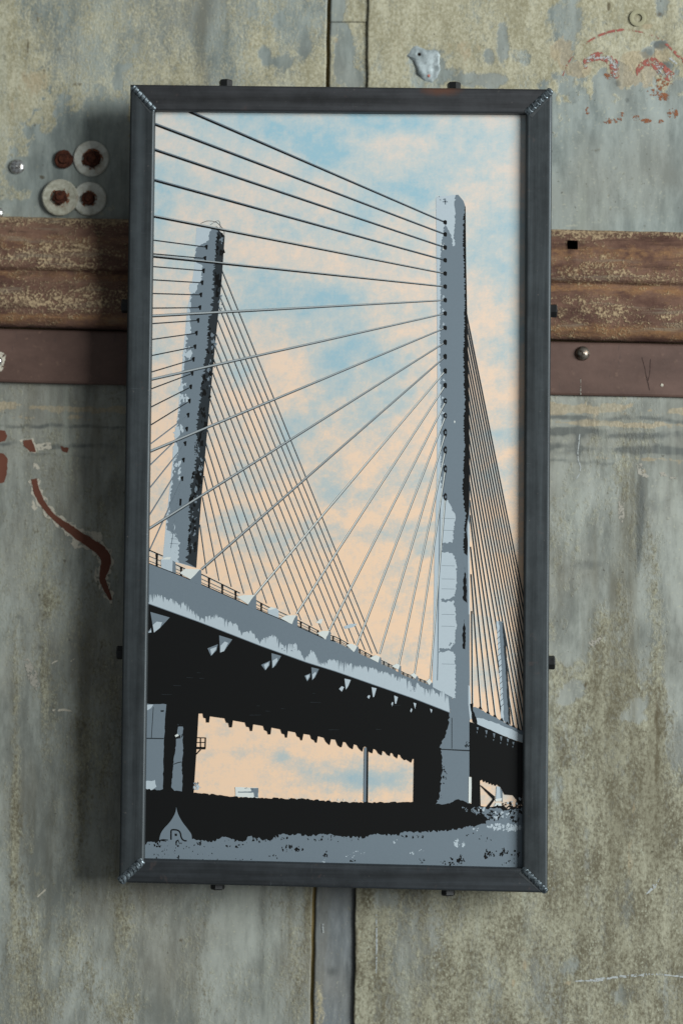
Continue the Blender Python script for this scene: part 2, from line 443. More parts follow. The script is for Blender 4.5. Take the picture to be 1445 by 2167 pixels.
def f_ur(x, y):
    r = .86 + (fbm(x / 120., y / 160., 22) - .5) * .55
    r += plates(x, y, [(905, 148, 44, 52, -.75), (950, 160, 30, 16, -.6), (1330, 380, 240, 208, -1.7), (1195, 50, 34, 66, -.9), (1063, 95, 13, 40, -1.0), (1035, 120, 12, 16, -.9), (1020, 172, 60, 16, -1.1), (1100, 120, 22, 20, -.6), (1396, 95, 15, 10, -2), (1368, 114, 14, 14, -2), (1407, 139, 13, 10, -2), (1311, 145, 11, 14, -2), (1400, 15, 14, 24, -.8)], .22, 4, .7)
    r += blobs(x, y, [(1380, 300, 60, 30, .4), (1300, 230, 10, 60, .5), (1235, 200, 30, 12, .3), (1420, 300, 30, 60, .45), (1180, 240, 12, 60, .5), (1270, 240, 30, 8, .4)])
    t = plates(x, y, [(1190, 110, 24, 34, .75), (1350, 145, 42, 40, .8), (1225, 150, 30, 16, .7), (1400, 110, 20, 22, .6), (1370, 55, 16, 8, .6), (1320, 165, 20, 26, .6), (1000, 120, 60, 40, .3)], .3, 5, .6)
    t += blobs(x, y, [(930, 70, 120, 60, .3), (830, 120, 30, 80, .3), (1170, 60, 40, 30, .2)])
    d = blobs(x, y, [(1287, 14, 4, 14, 1.2), (1395, 30, 10, 10, .8), (1310, 95, 3, 30, .5), (1100, 126, 18, 8, .6), (1212, 25, 3, 60, .2), (855, 90, 8, 60, .25), (1260, 318, 16, 6, .6)])
    a = plates(x, y, [(1396, 95, 15, 10, .8), (1368, 114, 14, 14, .6), (1407, 139, 13, 10, .7), (1311, 145, 11, 14, .45), (1212, 205, 20, 15, .45), (1326, 212, 6, 6, .6), (1308, 176, 7, 9, .5), (1353, 192, 5, 4, .5), (1292, 180, 18, 16, .3)], .2, 6, .25)
    a += blobs(x, y, [(1230, 320, 40, 60, .22), (1063, 95, 12, 36, .3), (1020, 172, 50, 12, .2)])
    return pack(r, t, d, a)
def hbands(x, y, lst):
    v = np.zeros_like(x)
    for (x0, x1, yy, h, s) in lst:
        yc = yy + (x - x0) * .03 + (fbm(x / 40., y * 0 + yy, 31, 3) - .5) * 12
        am = np.clip((fbm(x / 55. + yy, y / 14., 33, 4) - .22) * 2.6, .1, 1.35)
        v += s * am * np.exp(-((y - yc) / h) ** 2) * np.clip((x - x0) / 12 + .5, 0, 1) * np.clip((x1 - x) / 12 + .5, 0, 1)
    return v
def f_ll(x, y):
    r = .16 + (fbm(x / 60., y / 220., 23) - .5) * .75
    r += blobs(x, y, [(35, 1600, 9, 260, .55), (190, 1500, 60, 240, .45), (95, 1480, 12, 200, .35), (40, 2010, 60, 90, .45), (255, 1960, 34, 150, .5), (180, 2070, 40, 60, .5), (160, 1990, 30, 40, .35), (80, 2130, 40, 40, .35), (640, 2090, 30, 110, .5), (652, 1930, 9, 90, .6), (610, 1960, 40, 60, .2), (560, 2060, 60, 60, .2), (30, 1800, 10, 140, .55), (110, 1270, 22, 40, .5), (240, 2130, 60, 50, .4), (450, 2100, 60, 40, .15), (170, 1760, 20, 120, .35)])
    t = hbands(x, y, [(-60, 300, 856, 12, .8), (-60, 300, 880, 8, .4)]) + blobs(x, y, [(80, 1000, 4, 12, .5), (216, 2050, 6, 10, .8), (212, 2080, 5, 8, .6), (30, 1700, 8, 60, .3)])  # tan bands paint the light on the ledge below the bar
    d = blobs(x, y, [(150, 900, 120, 30, .15), (200, 1600, 40, 200, .2), (330, 1920, 12, 30, .35), (383, 1990, 6, 6, .8), (395, 2060, 5, 8, .6), (455, 2140, 14, 14, .6), (118, 1240, 5, 20, .4)])
    a = .20 * np.clip((1300 - y) / 200., 0, 1) + hbands(x, y, [(-60, 300, 897, 5, .5), (-60, 300, 938, 6, .55), (60, 300, 962, 5, .4)]) + blobs(x, y, [(110, 2080, 26, 50, .35), (150, 2050, 20, 30, .3), (215, 2115, 30, 20, .45), (85, 1370, 10, 14, .6), (40, 1305, 10, 12, .6), (200, 1960, 30, 40, .3), (55, 1800, 20, 70, .2), (60, 1650, 12, 20, .5), (385, 2010, 20, 16, .35)])
    return pack(r, t, d, a)
def f_lr(x, y):
    k = np.clip((y - 1180) / 330., 0, 1); k = k * k * (3 - 2 * k)
    r = .12 + .78 * k + (fbm(x / 60., y / 130., 24) - .5) * (.9 - .3 * k)
    edge = np.clip((x - 1385) / 45., 0, 1) * np.clip((1720 - y) / 100., 0, 1)
    r -= edge * .7
    r += plates(x, y, [(1210, 1460, 24, 19, -2), (1200, 1482, 14, 10, -1.4), (1225, 1330, 20, 34, -1.0), (1200, 1375, 32, 26, -1.2), (1352, 1490, 17, 17, -1.6), (1345, 1515, 26, 15, -1.4), (1180, 1670, 12, 30, -.8), (1205, 2040, 20, 18, -1), (1310, 2110, 26, 20, -.9), (1420, 1900, 20, 60, -.5), (1330, 1940, 14, 60, -.6), (1240, 1830, 5, 120, -.5), (1360, 1330, 26, 130, -.6), (1340, 1660, 8, 50, -.5), (1260, 1270, 40, 40, -.6)], .4, 9, .9) * .62
    r += blobs(x, y, [(1220, 1040, 40, 24, .3), (1310, 1230, 10, 60, .35), (1275, 1300, 16, 120, .35), (1385, 1290, 20, 120, .5), (770, 2080, 26, 120, .35), (772, 1920, 12, 40, .4), (860, 2010, 60, 100, -.4), (920, 1970, 20, 60, -.5), (815, 1900, 26, 24, -.6), (1000, 2080, 140, 100, -.05)])
    t = hbands(x, y, [(1150, 1460, 862, 15, 1.0), (1150, 1460, 893, 8, .8), (1150, 1400, 925, 5, .3), (1150, 1212, 962, 8, .5), (1210, 1460, 966, 6, .4), (1360, 1460, 978, 6, .5)])  # upper two bands: lit ledge below the bar, put into the colour
    t += blobs(x, y, [(1110, 2040, 8, 26, .7), (1100, 2010, 20, 10, .4), (1085, 2080, 6, 16, .7), (1200, 2080, 18, 8, .6), (1340, 1720, 8, 120, .5), (1330, 1840, 9, 90, .5), (1360, 998, 12, 10, .7), (760, 1960, 8, 260, .4), (1110, 1960, 30, 20, .2), (840, 2060, 60, 80, .12)])
    d = blobs(x, y, [(1392, 1560, 12, 80, .55), (1388, 1640, 6, 60, .6), (1290, 1560, 20, 20, .4), (1310, 1580, 30, 10, .45), (1170, 1615, 14, 6, .6), (1270, 1700, 40, 20, .4), (1390, 1480, 10, 60, .5), (1195, 1925, 12, 30, .4), (1070, 2120, 14, 20, .5), (1180, 1960, 30, 40, .25), (1238, 1450, 5, 12, .8), (1230, 1960, 16, 20, .4), (1060, 1930, 12, 16, .5)])
    a = .26 * np.clip((1260 - y) / 160., 0, 1) + hbands(x, y, [(1150, 1460, 882, 6, .5), (1150, 1232, 911, 9, .95), (1226, 1460, 914, 11, .6), (1150, 1460, 946, 11, .65), (1150, 1300, 976, 5, .45), (1280, 1460, 952, 5, .3)])
    a += blobs(x, y, [(1354, 1080, 9, 95, .75), (1350, 1170, 6, 70, .5), (1222, 935, 5, 40, .7), (1255, 1195, 40, 14, .35), (1220, 1200, 40, 40, .25), (1185, 1210, 14, 20, .3), (1395, 1070, 30, 26, .3), (1190, 1140, 30, 30, .2), (830, 1930, 10, 60, .3), (805, 1985, 8, 40, .4), (870, 2080, 20, 20, .3)])
    return pack(r, t, d, a)
def f_st(x, y):
    r = .62 + (fbm(x / 50., y / 60., 25) - .5) * .6
    r += plates(x, y, [(728, 118, 20, 62, -1.6), (712, 20, 16, 36, -1.4), (745, 165, 20, 20, -1.4), (705, 60, 10, 20, -.8)], .12, 12, .4)
    lo = y > 800
    r = np.where(lo, .06 + (fbm(x / 40., y / 90., 26) - .5) * .6 + blobs(x, y, [(676, 2130, 9, 50, .7), (705, 2020, 26, 20, .15)]), r)
    t = np.where(lo, 0, blobs(x, y, [(712, 85, 8, 12, .6), (760, 30, 20, 20, .2)]))
    d = np.where(lo, blobs(x, y, [(700, 1990, 20, 60, .2)]), 0)
    a = np.where(lo, .18 + blobs(x, y, [(702, 2056, 18, 16, .5), (690, 1920, 20, 40, .25), (735, 2060, 6, 60, .4), (720, 1890, 26, 30, .2)]), .05)
    return pack(r, t, d, a)

c0 = lambda v: (lambda y: v)
ul = sheet('metal_sheet', c0(-60), lambda y: seam(y) - 4.5, -60, 490, 0, f_ul, WALL_TOP)
ur = sheet('metal_sheet', strip_r, c0(1510), -60, 503, -.0035, f_ur, WALL_TOP)
ll = sheet('metal_sheet', c0(-60), lambda y: seam(y) - 3.5, 760, 2230, 0, f_ll, WALL_LOW)
lr = sheet('metal_sheet', lambda y: strip_r(y) + 1.0, c0(1510), 770, 2230, -.0035, f_lr, WALL_LOW)
sheet('seam_strip', lambda y: seam(y) + 3.0, lambda y: strip_r(y) - .4, -60, 46.2, -.0016, f_st, WALL_TOP)
sheet('seam_strip', lambda y: seam(y) + 3.0, lambda y: strip_r(y) - .4, 47.4, 500, -.0012, f_st, WALL_TOP)
sheet('seam_strip', lambda y: seam(y) + 4.0, lambda y: strip_r(y) + .4, 770, 2230, .0005, f_st, WALL_STRIP)

SHEETS = {ul: (0, .0012), ll: (0, .0012), ur: (-.0035, .0023), lr: (-.0035, .0021)}
# ---- flat jagged patches lying on sheets (peeled paint, emblem, scratches)
def jag(pts, amp, step, seed=0, ax=1.0, ay=1.0, closed=True):
    R = random.Random(seed); out = []
    n = len(pts)
    for i in range(n if closed else n - 1):
        a = pts[i]; b = pts[(i + 1) % n]
        L = math.hypot(b[0] - a[0], b[1] - a[1]); k = max(1, int(L / step))
        for j in range(k):
            t = j / k
            s = 1.0 if j else .4
            out.append((a[0] + (b[0] - a[0]) * t + R.uniform(-1, 1) * amp * ax * s, a[1] + (b[1] - a[1]) * t + R.uniform(-1, 1) * amp * ay * s))
    if not closed: out.append(pts[-1])
    return out

def tess(pts):
    tri = tessellate_polygon([[Vector((p[0], p[1], 0)) for p in pts]])
    return [tuple(t) for t in tri]

def front(tri, P):
    """orient a triangle so that it faces the camera (-y)"""
    a, b, c = (np.asarray(P[i]) for i in tri)
    n = np.cross(b - a, c - a)
    return tri if n[1] < 0 else tri[::-1]

def patch(name, pts, depth, mat, parent, thick=.0006, **props):
    n = len(pts)
    if parent in SHEETS:      # follow the slightly buckled sheet
        b0, d0 = SHEETS[parent]; lift = .00022 + max(0, (b0 - depth - d0)) * .5; thick = .0005
        rp = ripple(np.array([p[0] for p in pts]), np.array([p[1] for p in pts]))
        P = [W(x, y, b0 + r_ - lift) for (x, y), r_ in zip(pts, rp)]
    else:
        P = [W(x, y, depth) for x, y in pts]
    B = [(p[0], p[1] + thick, p[2]) for p in P]
    f = [front(t, P) for t in tess(pts)]
    f += [(i, (i + 1) % n, n + (i + 1) % n, n + i) for i in range(n)]
    return mk(name, P + B, f, mat, parent, **props)

def z5(l): return [(x * .2768, 860 + y * .2768) for x, y in l]
def stroke(pts, w):
    """ribbon outline round a polyline; w constant or list"""
    n = len(pts); L = []; Rr = []
    for i, p in enumerate(pts):
        a = pts[max(0, i - 1)]; b = pts[min(n - 1, i + 1)]
        dx, dy = b[0] - a[0], b[1] - a[1]; d = math.hypot(dx, dy) or 1
        ww = (w[i] if isinstance(w, (list, tuple)) else w) / 2
        L.append((p[0] - dy / d * ww, p[1] + dx / d * ww)); Rr.append((p[0] + dy / d * ww, p[1] - dx / d * ww))
    return L + Rr[::-1]
def spline(pts, k=6):
    out = []
    n = len(pts)
    for i in range(n - 1):
        p0 = pts[max(0, i - 1)]; p1 = pts[i]; p2 = pts[i + 1]; p3 = pts[min(n - 1, i + 2)]
        for j in range(k):
            t = j / k
            out.append(tuple(.5 * (2 * p1[m] + (p2[m] - p0[m]) * t + (2 * p0[m] - 5 * p1[m] + 4 * p2[m] - p3[m]) * t * t + (3 * p1[m] - p0[m] - 3 * p2[m] + p3[m]) * t ** 3) for m in (0, 1)))
    out.append(pts[-1]); return out

crack = z5([(262, 555), (285, 650), (330, 745), (415, 845), (520, 925), (600, 985), (700, 1050), (775, 1105), (812, 1170), (800, 1250), (785, 1320), (815, 1400), (850, 1480)])
cw = [11, 14, 12, 11, 16, 19, 20, 22, 22, 18, 13, 11, 6]
patch('peeled_patch', jag(stroke(spline(crack), [v + 9 + 6 * math.sin(v_i * 1.3) for v_i, v in enumerate(np.interp(np.linspace(0, 12, 73), range(13), cw))]), 3.2, 4, 3), -.0013, PALE, ll, .0010)
patch('peeled_patch', jag(stroke(spline(crack), list(np.interp(np.linspace(0, 12, 73), range(13), cw))), 1.7, 4, 4), -.0018, BPRIM, ll)
patch('peeled_patch', jag(z5([(530, 1020), (620, 1010), (660, 1060), (575, 1095)]), 2, 5, 9), -.0012, PALE, ll)
patch('peeled_patch', jag(z5([(650, 955), (770, 960), (790, 1010), (760, 1040)]), 1.5, 5, 10), -.0012, PALE, ll)
patch('peeled_patch', jag(z5([(240, 700), (290, 770), (270, 800), (240, 760)]), 1.5, 5, 11), -.0012, PALE, ll)
patch('peeled_patch', jag(z5([(735, 1220), (755, 1300), (740, 1350), (722, 1300)]), 1.2, 5, 12), -.0012, PALE, ll)
patch('peeled_patch', jag(z5([(845, 1380), (862, 1470), (850, 1560), (838, 1480)]), 1.0, 5, 13), -.0012, PALE, ll)
patch('peeled_patch', jag(z5([(250, 425), (285, 440), (310, 475), (265, 485)]), 1.5, 4, 14), -.0012, PALE, ll)
patch('peeled_patch', jag(z5([(145, 262), (250, 240), (275, 290), (390, 275), (395, 320), (290, 335), (270, 362), (220, 345)]), 2, 5, 15), -.0012, PALE, ll)
patch('peeled_patch', jag(z5([(180, 262), (245, 250), (262, 295), (278, 350), (230, 345), (200, 315), (185, 300)]), .8, 5, 16), -.0018, BPRIM, ll)
patch('peeled_patch', jag(z5([(-120, 175), (40, 185), (60, 225), (40, 265), (-120, 300)]), .8, 6, 17), -.0015, BPRIM, ll)
patch('peeled_patch', jag(z5([(-120, 345), (30, 360), (62, 400), (55, 520), (35, 580), (-120, 610)]), .8, 6, 18), -.0015, BPRIM, ll)
patch('peeled_patch', jag(z5([(465, 300), (530, 320), (520, 355), (480, 345)]), 1.2, 4, 19), -.0012, BPRIM, ll)

# scratches
patch('scratch', jag(stroke([(1215, 2076), (1265, 2074), (1300, 2068), (1330, 2065), (1390, 2062), (1460, 2068)], [1.5, 7, 5, 5, 3.5, 3.5]), 1.3, 4, 20), -.0056, SCR, lr, .0008)
patch('scratch', jag([(1365, 1893), (1384, 1868), (1396, 1856), (1386, 1880)], 1.2, 4, 21), -.0056, SCR, lr, .0008)
patch('scratch', jag(stroke([(1226, 918), (1224, 935), (1222, 955), (1222, 972), (1228, 988), (1226, 1002), (1218, 1014)], 2.2), .5, 4, 22), -.0056, SCR, lr, .0008)
patch('scratch', jag([(1308, 1052), (1320, 1060), (1320, 1098), (1314, 1108), (1307, 1096)], 1, 5, 23), -.0056, CHIP, lr, .0008)
patch('scratch', jag([(1346, 982), (1358, 980), (1362, 1000), (1374, 1008), (1366, 1012), (1348, 1002)], 1.2, 4, 24), -.0056, CHIP, lr, .0008)
patch('scratch', jag([(1394, 1000), (1404, 998), (1412, 1008), (1398, 1008)], 1.2, 3, 25), -.0056, CHIP, lr, .0008)
patch('scratch', jag([(1415, 1009), (1430, 1009), (1432, 1014), (1418, 1013)], 1, 3, 26), -.0056, CHIP, lr, .0008)
patch('scratch', jag([(1243, 1358), (1260, 1352), (1272, 1345), (1266, 1362), (1252, 1368)], 2, 4, 27), -.0056, CHIP, lr, .0008)
patch('scratch', jag([(52, 1396), (62, 1394), (78, 1420), (84, 1452), (78, 1464), (60, 1436)], 2.2, 4, 28), -.0014, CHIP, ll)
patch('scratch', jag(stroke([(112, 1503), (135, 1502), (152, 1505)], [4, 5, 2]), .7, 4, 29), -.0014, PALE, ll)
patch('scratch', jag(stroke([(106, 1406), (122, 1398)], [3, 2]), .5, 4, 30), -.0014, PALE, ll)
patch('scratch', stroke([(683, 1955), (684, 1974)], 3.5), -.0012, SCR, ll)
patch('scratch', stroke([(796, 1935), (797, 1990), (796, 2060)], [2, 3.5, 1.5]), -.0056, SCR, lr, .0008)
for (x0, y0, x1, y1, w) in [(80, 1898, 100, 1880, 3), (150, 1400, 158, 1394, 2)]:
    patch('scratch', stroke([(x0, y0), (x1, y1)], w), -.0014, PALE, ll)

# worn red emblem on the upper right sheet
def z2(l): return [(1165 + x * .19377, y * .19377) for x, y in l]
EY = -.0058
ringp = spline(z2([(130, 830), (160, 740), (205, 660), (270, 590), (340, 510), (430, 440), (510, 395), (600, 360), (690, 337), (780, 325), (870, 330), (950, 345), (1060, 372), (1180, 420), (1300, 520), (1390, 610), (1500, 720)]), 4)
rw = list(np.interp(np.linspace(0, 1, len(ringp)), [0, .15, .3, .4, .55, .6, .75, .82, 1], [2.2, 2.8, 3.2, 5.2, 5.6, 2.8, 3.0, 4.4, 7]))
patch('painted_emblem', stroke(ringp, rw), EY, RED_WORN, ur, .0004, label='worn red painted circle and letter strokes')
L1 = spline(z2([(385, 740), (375, 690), (430, 640), (530, 615), (620, 640), (680, 690), (700, 770), (700, 850)]), 4)
patch('painted_emblem', jag(stroke(L1, list(np.interp(np.linspace(0, 1, len(L1)), [0, .2, .5, .8, 1], [8, 15, 17, 22, 14]))), 2.2, 3, 31), EY - .0002, RED_WORN, ur, .0004)
patch('painted_emblem', jag(stroke(L1, list(np.interp(np.linspace(0, 1, len(L1)), [0, .2, .5, .8, 1], [5, 10, 12, 12, 6]))), 1.2, 5, 32), EY - .0005, LETTER_WHITE, ur, .0003)
L2 = spline(z2([(950, 830), (965, 740), (1040, 690), (1120, 680), (1190, 740), (1250, 800), (1330, 850)]), 4)
patch('painted_emblem', jag(stroke(L2, list(np.interp(np.linspace(0, 1, len(L2)), [0, .2, .5, .8, 1], [5, 14, 20, 24, 20]))), 2.2, 3, 33), EY - .0002, RED_WORN, ur, .0004)
patch('painted_emblem', jag(stroke(L2[8:], list(np.interp(np.linspace(0, 1, len(L2) - 8), [0, .3, .7, 1], [3, 6, 14, 16]))), 1.2, 5, 34), EY - .0005, LETTER_WHITE, ur, .0003)
for k, (x, y, rx, ry) in enumerate([(1200, 920, 60, 70), (1110, 1010, 70, 40), (1230, 1060, 70, 45), (1290, 900, 60, 40), (1330, 1240, 60, 60), (630, 1320, 60, 35), (725, 1310, 50, 35), (935, 1290, 45, 30), (1040, 1320, 60, 25), (1190, 1325, 50, 20), (400, 1210, 25, 45), (640, 810, 60, 60), (770, 1250, 40, 25)]):
    pts = [(x + rx * math.cos(t * .5236), y + ry * math.sin(t * .5236)) for t in range(12)]
    patch('rust_speckle', jag(z2(pts), 1.2, 3, 40 + k), EY, RUST_CHIP, ur, .0003)
patch('scratch', jag(z2([(1270, 630), (1300, 620), (1380, 690), (1370, 705)]), .4, 4, 60), EY, SCR, ur, .0004)
# raised embossed ring
def ring_mesh(name, cx, cy, r0, r1, depth, h, mat, parent):
    V = []; F = []; n = 28
    c = W(cx, cy, depth)
    for k, (rr, hh) in enumerate([(r0, 0), (r0 + (r1 - r0) * .4, h), (r1 - (r1 - r0) * .3, h), (r1, 0)]):
        for i in range(n):
            t = 2 * math.pi * i / n
            V.append((c[0] + rr * PXM * math.cos(t), depth - hh, c[2] + rr * PXM * math.sin(t)))
    for k in range(3):
        for i in range(n):
            F.append((k * n + i, (k + 1) * n + i, (k + 1) * n + (i + 1) % n, k * n + (i + 1) % n))
    return mk(name, V, F, mat, parent, smooth=True)
g = G('crusted_ring'); CRUSTR = g.out(g.mix(g.noise(150, 4), s2l((142, 138, 112)), s2l((168, 166, 138))), .85, 0, .2)
ring_mesh('embossed_ring', 1349, 38, 9, 18, -.0047, .0003, CRUSTR, ur)

# dented bare patch with a nail hole
def z3(l): return [(840 + x * .09689, 80 + y * .09689) for x, y in l]
out_p = z3([(170, 385), (350, 165), (420, 150), (640, 250), (900, 260), (950, 380), (930, 560), (960, 700), (880, 880), (760, 1000), (600, 960), (430, 830), (390, 650), (330, 520), (230, 410)])
out_p = jag(out_p, .9, 4, 71)
cx = sum(p[0] for p in out_p) / len(out_p); cy = sum(p[1] for p in out_p) / len(out_p)
V = []; F = []; n = len(out_p); K = 10; DR = float(ripple(np.array([cx]), np.array([cy]))[0])
def dent_h(x, y):
    h = .0016
    h += .0022 * math.exp(-(((x - 880) / 12) ** 2 + ((y - 140) / 16) ** 2))
    h += .0028 * math.exp(-(((x - 888) / 14) ** 2 + ((y - 158) / 10) ** 2))
    h -= .0030 * math.exp(-(((x - 921) / 7) ** 2 + ((y - 145) / 20) ** 2))
    h += .0018 * math.exp(-(((x - 929) / 4) ** 2 + ((y - 125) / 14) ** 2))
    h -= .0022 * math.exp(-(((x - 887) / 5) ** 2 + ((y - 115) / 5) ** 2))
    return h
for k in range(1, K + 1):
    for (x, y) in out_p:
        f = k / K; qx = cx + (x - cx) * f; qy = cy + (y - cy) * f
        w = 1 if k < K else 0
        p = W(qx, qy, -.0035); V.append((p[0], p[1] + DR - max(.0003, dent_h(qx, qy) * .95 * (1 - f ** 4)) * w + (.0006 if k == K else 0), p[2]))
p = W(cx, cy, -.0035); V.append((p[0], p[1] + DR - dent_h(cx, cy) * .95, p[2]))
for k in range(K - 1):
    for i in range(n):
        F.append((k * n + i, k * n + (i + 1) % n, (k + 1) * n + (i + 1) % n, (k + 1) * n + i))
for i in range(n): F.append((K * n, (i + 1) % n, i))
mk('dented_patch', V, F, BARE, ur, smooth=True, label='bare silvery dented spot with a nail hole')
def disc(cx, cy, r, depth, mat, name, parent, n=16):
    pts = [(cx + r * math.cos(2 * math.pi * i / n), cy + r * math.sin(2 * math.pi * i / n)) for i in range(n)]
    return patch(name, pts, depth, mat, parent, .003)
def onpatch(name, pts, mat):
    P = [W(x, y, -.0035 + DR - max(.0003, dent_h(x, y) * .95) - .0003) for x, y in pts]
    mk(name, P, [front(t, P) for t in tess(pts)], mat, ur)
onpatch('nail_hole_shade', [(887 + 3.8 * math.cos(t), 115 + 3.8 * math.sin(t)) for t in np.linspace(0, 5.9, 16)], CAVITY_SHADE)  # flat dark disc, the shade in the hole put into its colour
onpatch('red_dab', jag(z3([(665, 815), (690, 795), (722, 810), (718, 850), (690, 862)]), .6, 3, 72), REDDAB)

# ---------------------------------------------------------------- rail and brown strip
def rail_y(x, y0): return y0 + x * (33.5 / 1445.0)
# profile: (photo row at x=0, stand-off from wall) from top to bottom
prof = [(458, .000), (458.5, .006), (462, .0085), (478, .0115), (492, .013), (503, .0138), (523, .016), (545, .0185), (560, .020), (566, .019), (569, .0145), (573, .0140), (582, .0160), (598, .0200), (615, .0225), (634, .0235), (652, .0230), (668, .0210), (681, .0180), (689, .0150), (692, .0120), (693, .0)]
HX0, HX1 = 1200.0, 1222.0
xs = sorted(set(list(np.arange(-60, 1511, 6.0)) + [HX0, HX1]))
xs = [x for x in xs if not (HX0 < x < HX1)]
NV = len(prof); V = []; FLD = []
hole_rows = (4, 6)   # quads between profile rows 4..6 become the square hole
hy = {4: 510.0, 6: 528.0}
for x in xs:
    for j, (y0, s) in enumerate(prof):
        row = rail_y(x, y0)
        if j in (4, 5, 6) and True:
            row = {4: rail_y(x, 480.6), 5: rail_y(x, 490), 6: rail_y(x, 499.6)}[j]
            s = .013 + (j - 4) * .0012
        wob = (fbm(np.array([x / 55.]), np.array([j * .7]), 41, 3)[0] - .5) * .0016 if 0 < j < NV - 1 else 0
        p = W(x, row + (fbm(np.array([x / 30.]), np.array([j * 3.1]), 43, 3)[0] - .5) * 1.6, -s)
        V.append((p[0], p[1] - wob, p[2]))
        v = (y0 - 458) / 235.
        # fleck density, orange, dark
        fl = .02 + .42 * math.exp(-((v - .40) / .07) ** 2) + .50 * math.exp(-((v - .74) / .11) ** 2) + .16 * math.exp(-((v - .12) / .06) ** 2)
        orr = .22 + .40 * math.exp(-((v - .52) / .05) ** 2) + .50 * math.exp(-((v - .91) / .05) ** 2) + .3 * math.exp(-((v - .30) / .08) ** 2)
        dk = .05 + .5 * math.exp(-((v - .20) / .07) ** 2) * .5 + .7 * math.exp(-((v - 1.0) / .025) ** 2) + .28 * math.exp(-((v - .62) / .05) ** 2)
        if v < .02: fl += .8
        if x < 500: fl -= .04; orr -= .08; dk += .14
        FLD.append((fl, orr, dk, 0))
F = []; hole = None
ih = xs.index(HX0)
for i in range(len(xs) - 1):
    for j in range(NV - 1):
        a = i * NV + j
        if i == ih and j in (4, 5): continue
        F.append((a, a + 1, a + NV + 1, a + NV))
# hole walls and floor, coloured near-black for the shade inside
ring = [ih * NV + 4, ih * NV + 5, ih * NV + 6, (ih + 1) * NV + 6, (ih + 1) * NV + 5, (ih + 1) * NV + 4]
base = len(V)
for q in ring:
    V.append((V[q][0], -.0010, V[q][2])); FLD.append((0, 0, 1, 0))
nq = len(ring)
mi = [0] * len(F)
for k in range(nq):
    F.append((ring[k], base + k, base + (k + 1) % nq, ring[(k + 1) % nq])); mi.append(1)
F.append(tuple(base + k for k in range(nq))[::-1]); mi.append(1)
me = bpy.data.meshes.new('rail')
me.from_pydata(V, [], F)
A = me.attributes.new('field', 'FLOAT_COLOR', 'POINT')
A.data.foreach_set('color', np.array(FLD, np.float32).ravel())
me.polygons.foreach_set('material_index', mi)
me.polygons.foreach_set('use_smooth', [m == 0 for m in mi])
me.update()
rail = put('rail', me, [RAIL, CAVITY_SHADE], label='rust-brown ridged steel rail with pale flecks and a square bolt hole', category='rail')

strip_prof = [(694, .0), (694.3, .0055), (696, .0072), (700, .0078), (750, .0078), (803, .0078), (807, .0070), (809, .0050), (809.3, 0)]
V = []; F = []; xs2 = np.arange(-60, 1511, 14.0); n = len(strip_prof)
for x in xs2:
    for (y0, s) in strip_prof:
        p = W(x, rail_y(x, y0) + math.sin(x * .012) * .6, -s); V.append(p)
for i in range(len(xs2) - 1):
    for j in range(n - 1):
        a = i * n + j; F.append((a, a + 1, a + n + 1, a + n))
mk('flat_bar', V, F, BROWN, label='smooth brown painted flat bar running under the ridged rail', category='bar')

# ---------------------------------------------------------------- fasteners
def lathe(center, prof, n=28):
    """profile (radius, standoff) turned about the wall normal"""
    V = []; F = []
    for (r, s) in prof:
        for i in range(n):
            t = 2 * math.pi * i / n
            V.append((center[0] + r * math.cos(t), center[1] - s, center[2] + r * math.sin(t)))
    for k in range(len(prof) - 1):
        for i in range(n):
            F.append((k * n + i, (k + 1) * n + i, (k + 1) * n + (i + 1) % n, k * n + (i + 1) % n)[::-1])
    return V, F
def dome(name, px, py, rp, depth, h, mat, halo=None, **props):
    c = W(px, py, depth); r = rp * PXM
    pr = [(r * 1.0, 0)] + [(r * math.cos(t), h * math.sin(t) + .0003) for t in np.linspace(0, math.pi / 2 * .985, 9)] 
    V, F = lathe(c, pr); m = len(V); F.append(tuple(range(m - 28, m))[::-1])
    o = mk(name, V, F, mat, None, origin=c, smooth=True, **props)
    return o
GRP = 'silver dome rivets on the wall'
dome('rivet', 37, 353, 16.5, 0, .0042, RIVET, label='bright silver dome rivet left of the rusty bolts and washers', category='rivet', group=GRP)
dome('rivet', -3, 451, 12.5, 0, .0042, RIVET, label='silver dome rivet at the left edge just above the rail', category='rivet', group=GRP)
dome('rivet', -3, 764, 10, -.0078, .0042, RIVET, label='bright silver rivet on the brown bar at the left edge', category='rivet', group=GRP)
dome('rivet', 1232, 748, 15.5, -.0075, .0052, RIVETD, label='dull silver dome rivet on the brown bar right of the frame', category='rivet', group=GRP)
bar = bpy.data.objects['flat_bar']
patch('peeled_patch', jag([(-20, 742), (6, 744), (13, 752), (9, 778), (4, 786), (-20, 786)], 1.2, 5, 80), -.0084, PALE, bar, .0006)
patch('scratch', jag(stroke([(1228, 800), (1228, 835)], [1, 1.6]), .4, 5, 81), -.0081, CHIP, bar, .0005)
patch('scratch', jag(stroke([(1358, 756), (1366, 790), (1371, 812), (1374, 826)], [1.4, 1.2, 1.8, .6]), .8, 5, 82), -.0081, DSCR, bar, .0003)
patch('scratch', jag(stroke([(1376, 760), (1374, 790), (1371, 806)], [.8, .7, 1]), .6, 5, 83), -.0081, DSCR, bar, .0003)
patch('scratch', disc and [(1400 + 3 * math.cos(t), 815 + 3.4 * math.sin(t)) for t in np.linspace(0, 5.6, 9)], -.0084, PALE, bar, .0005)

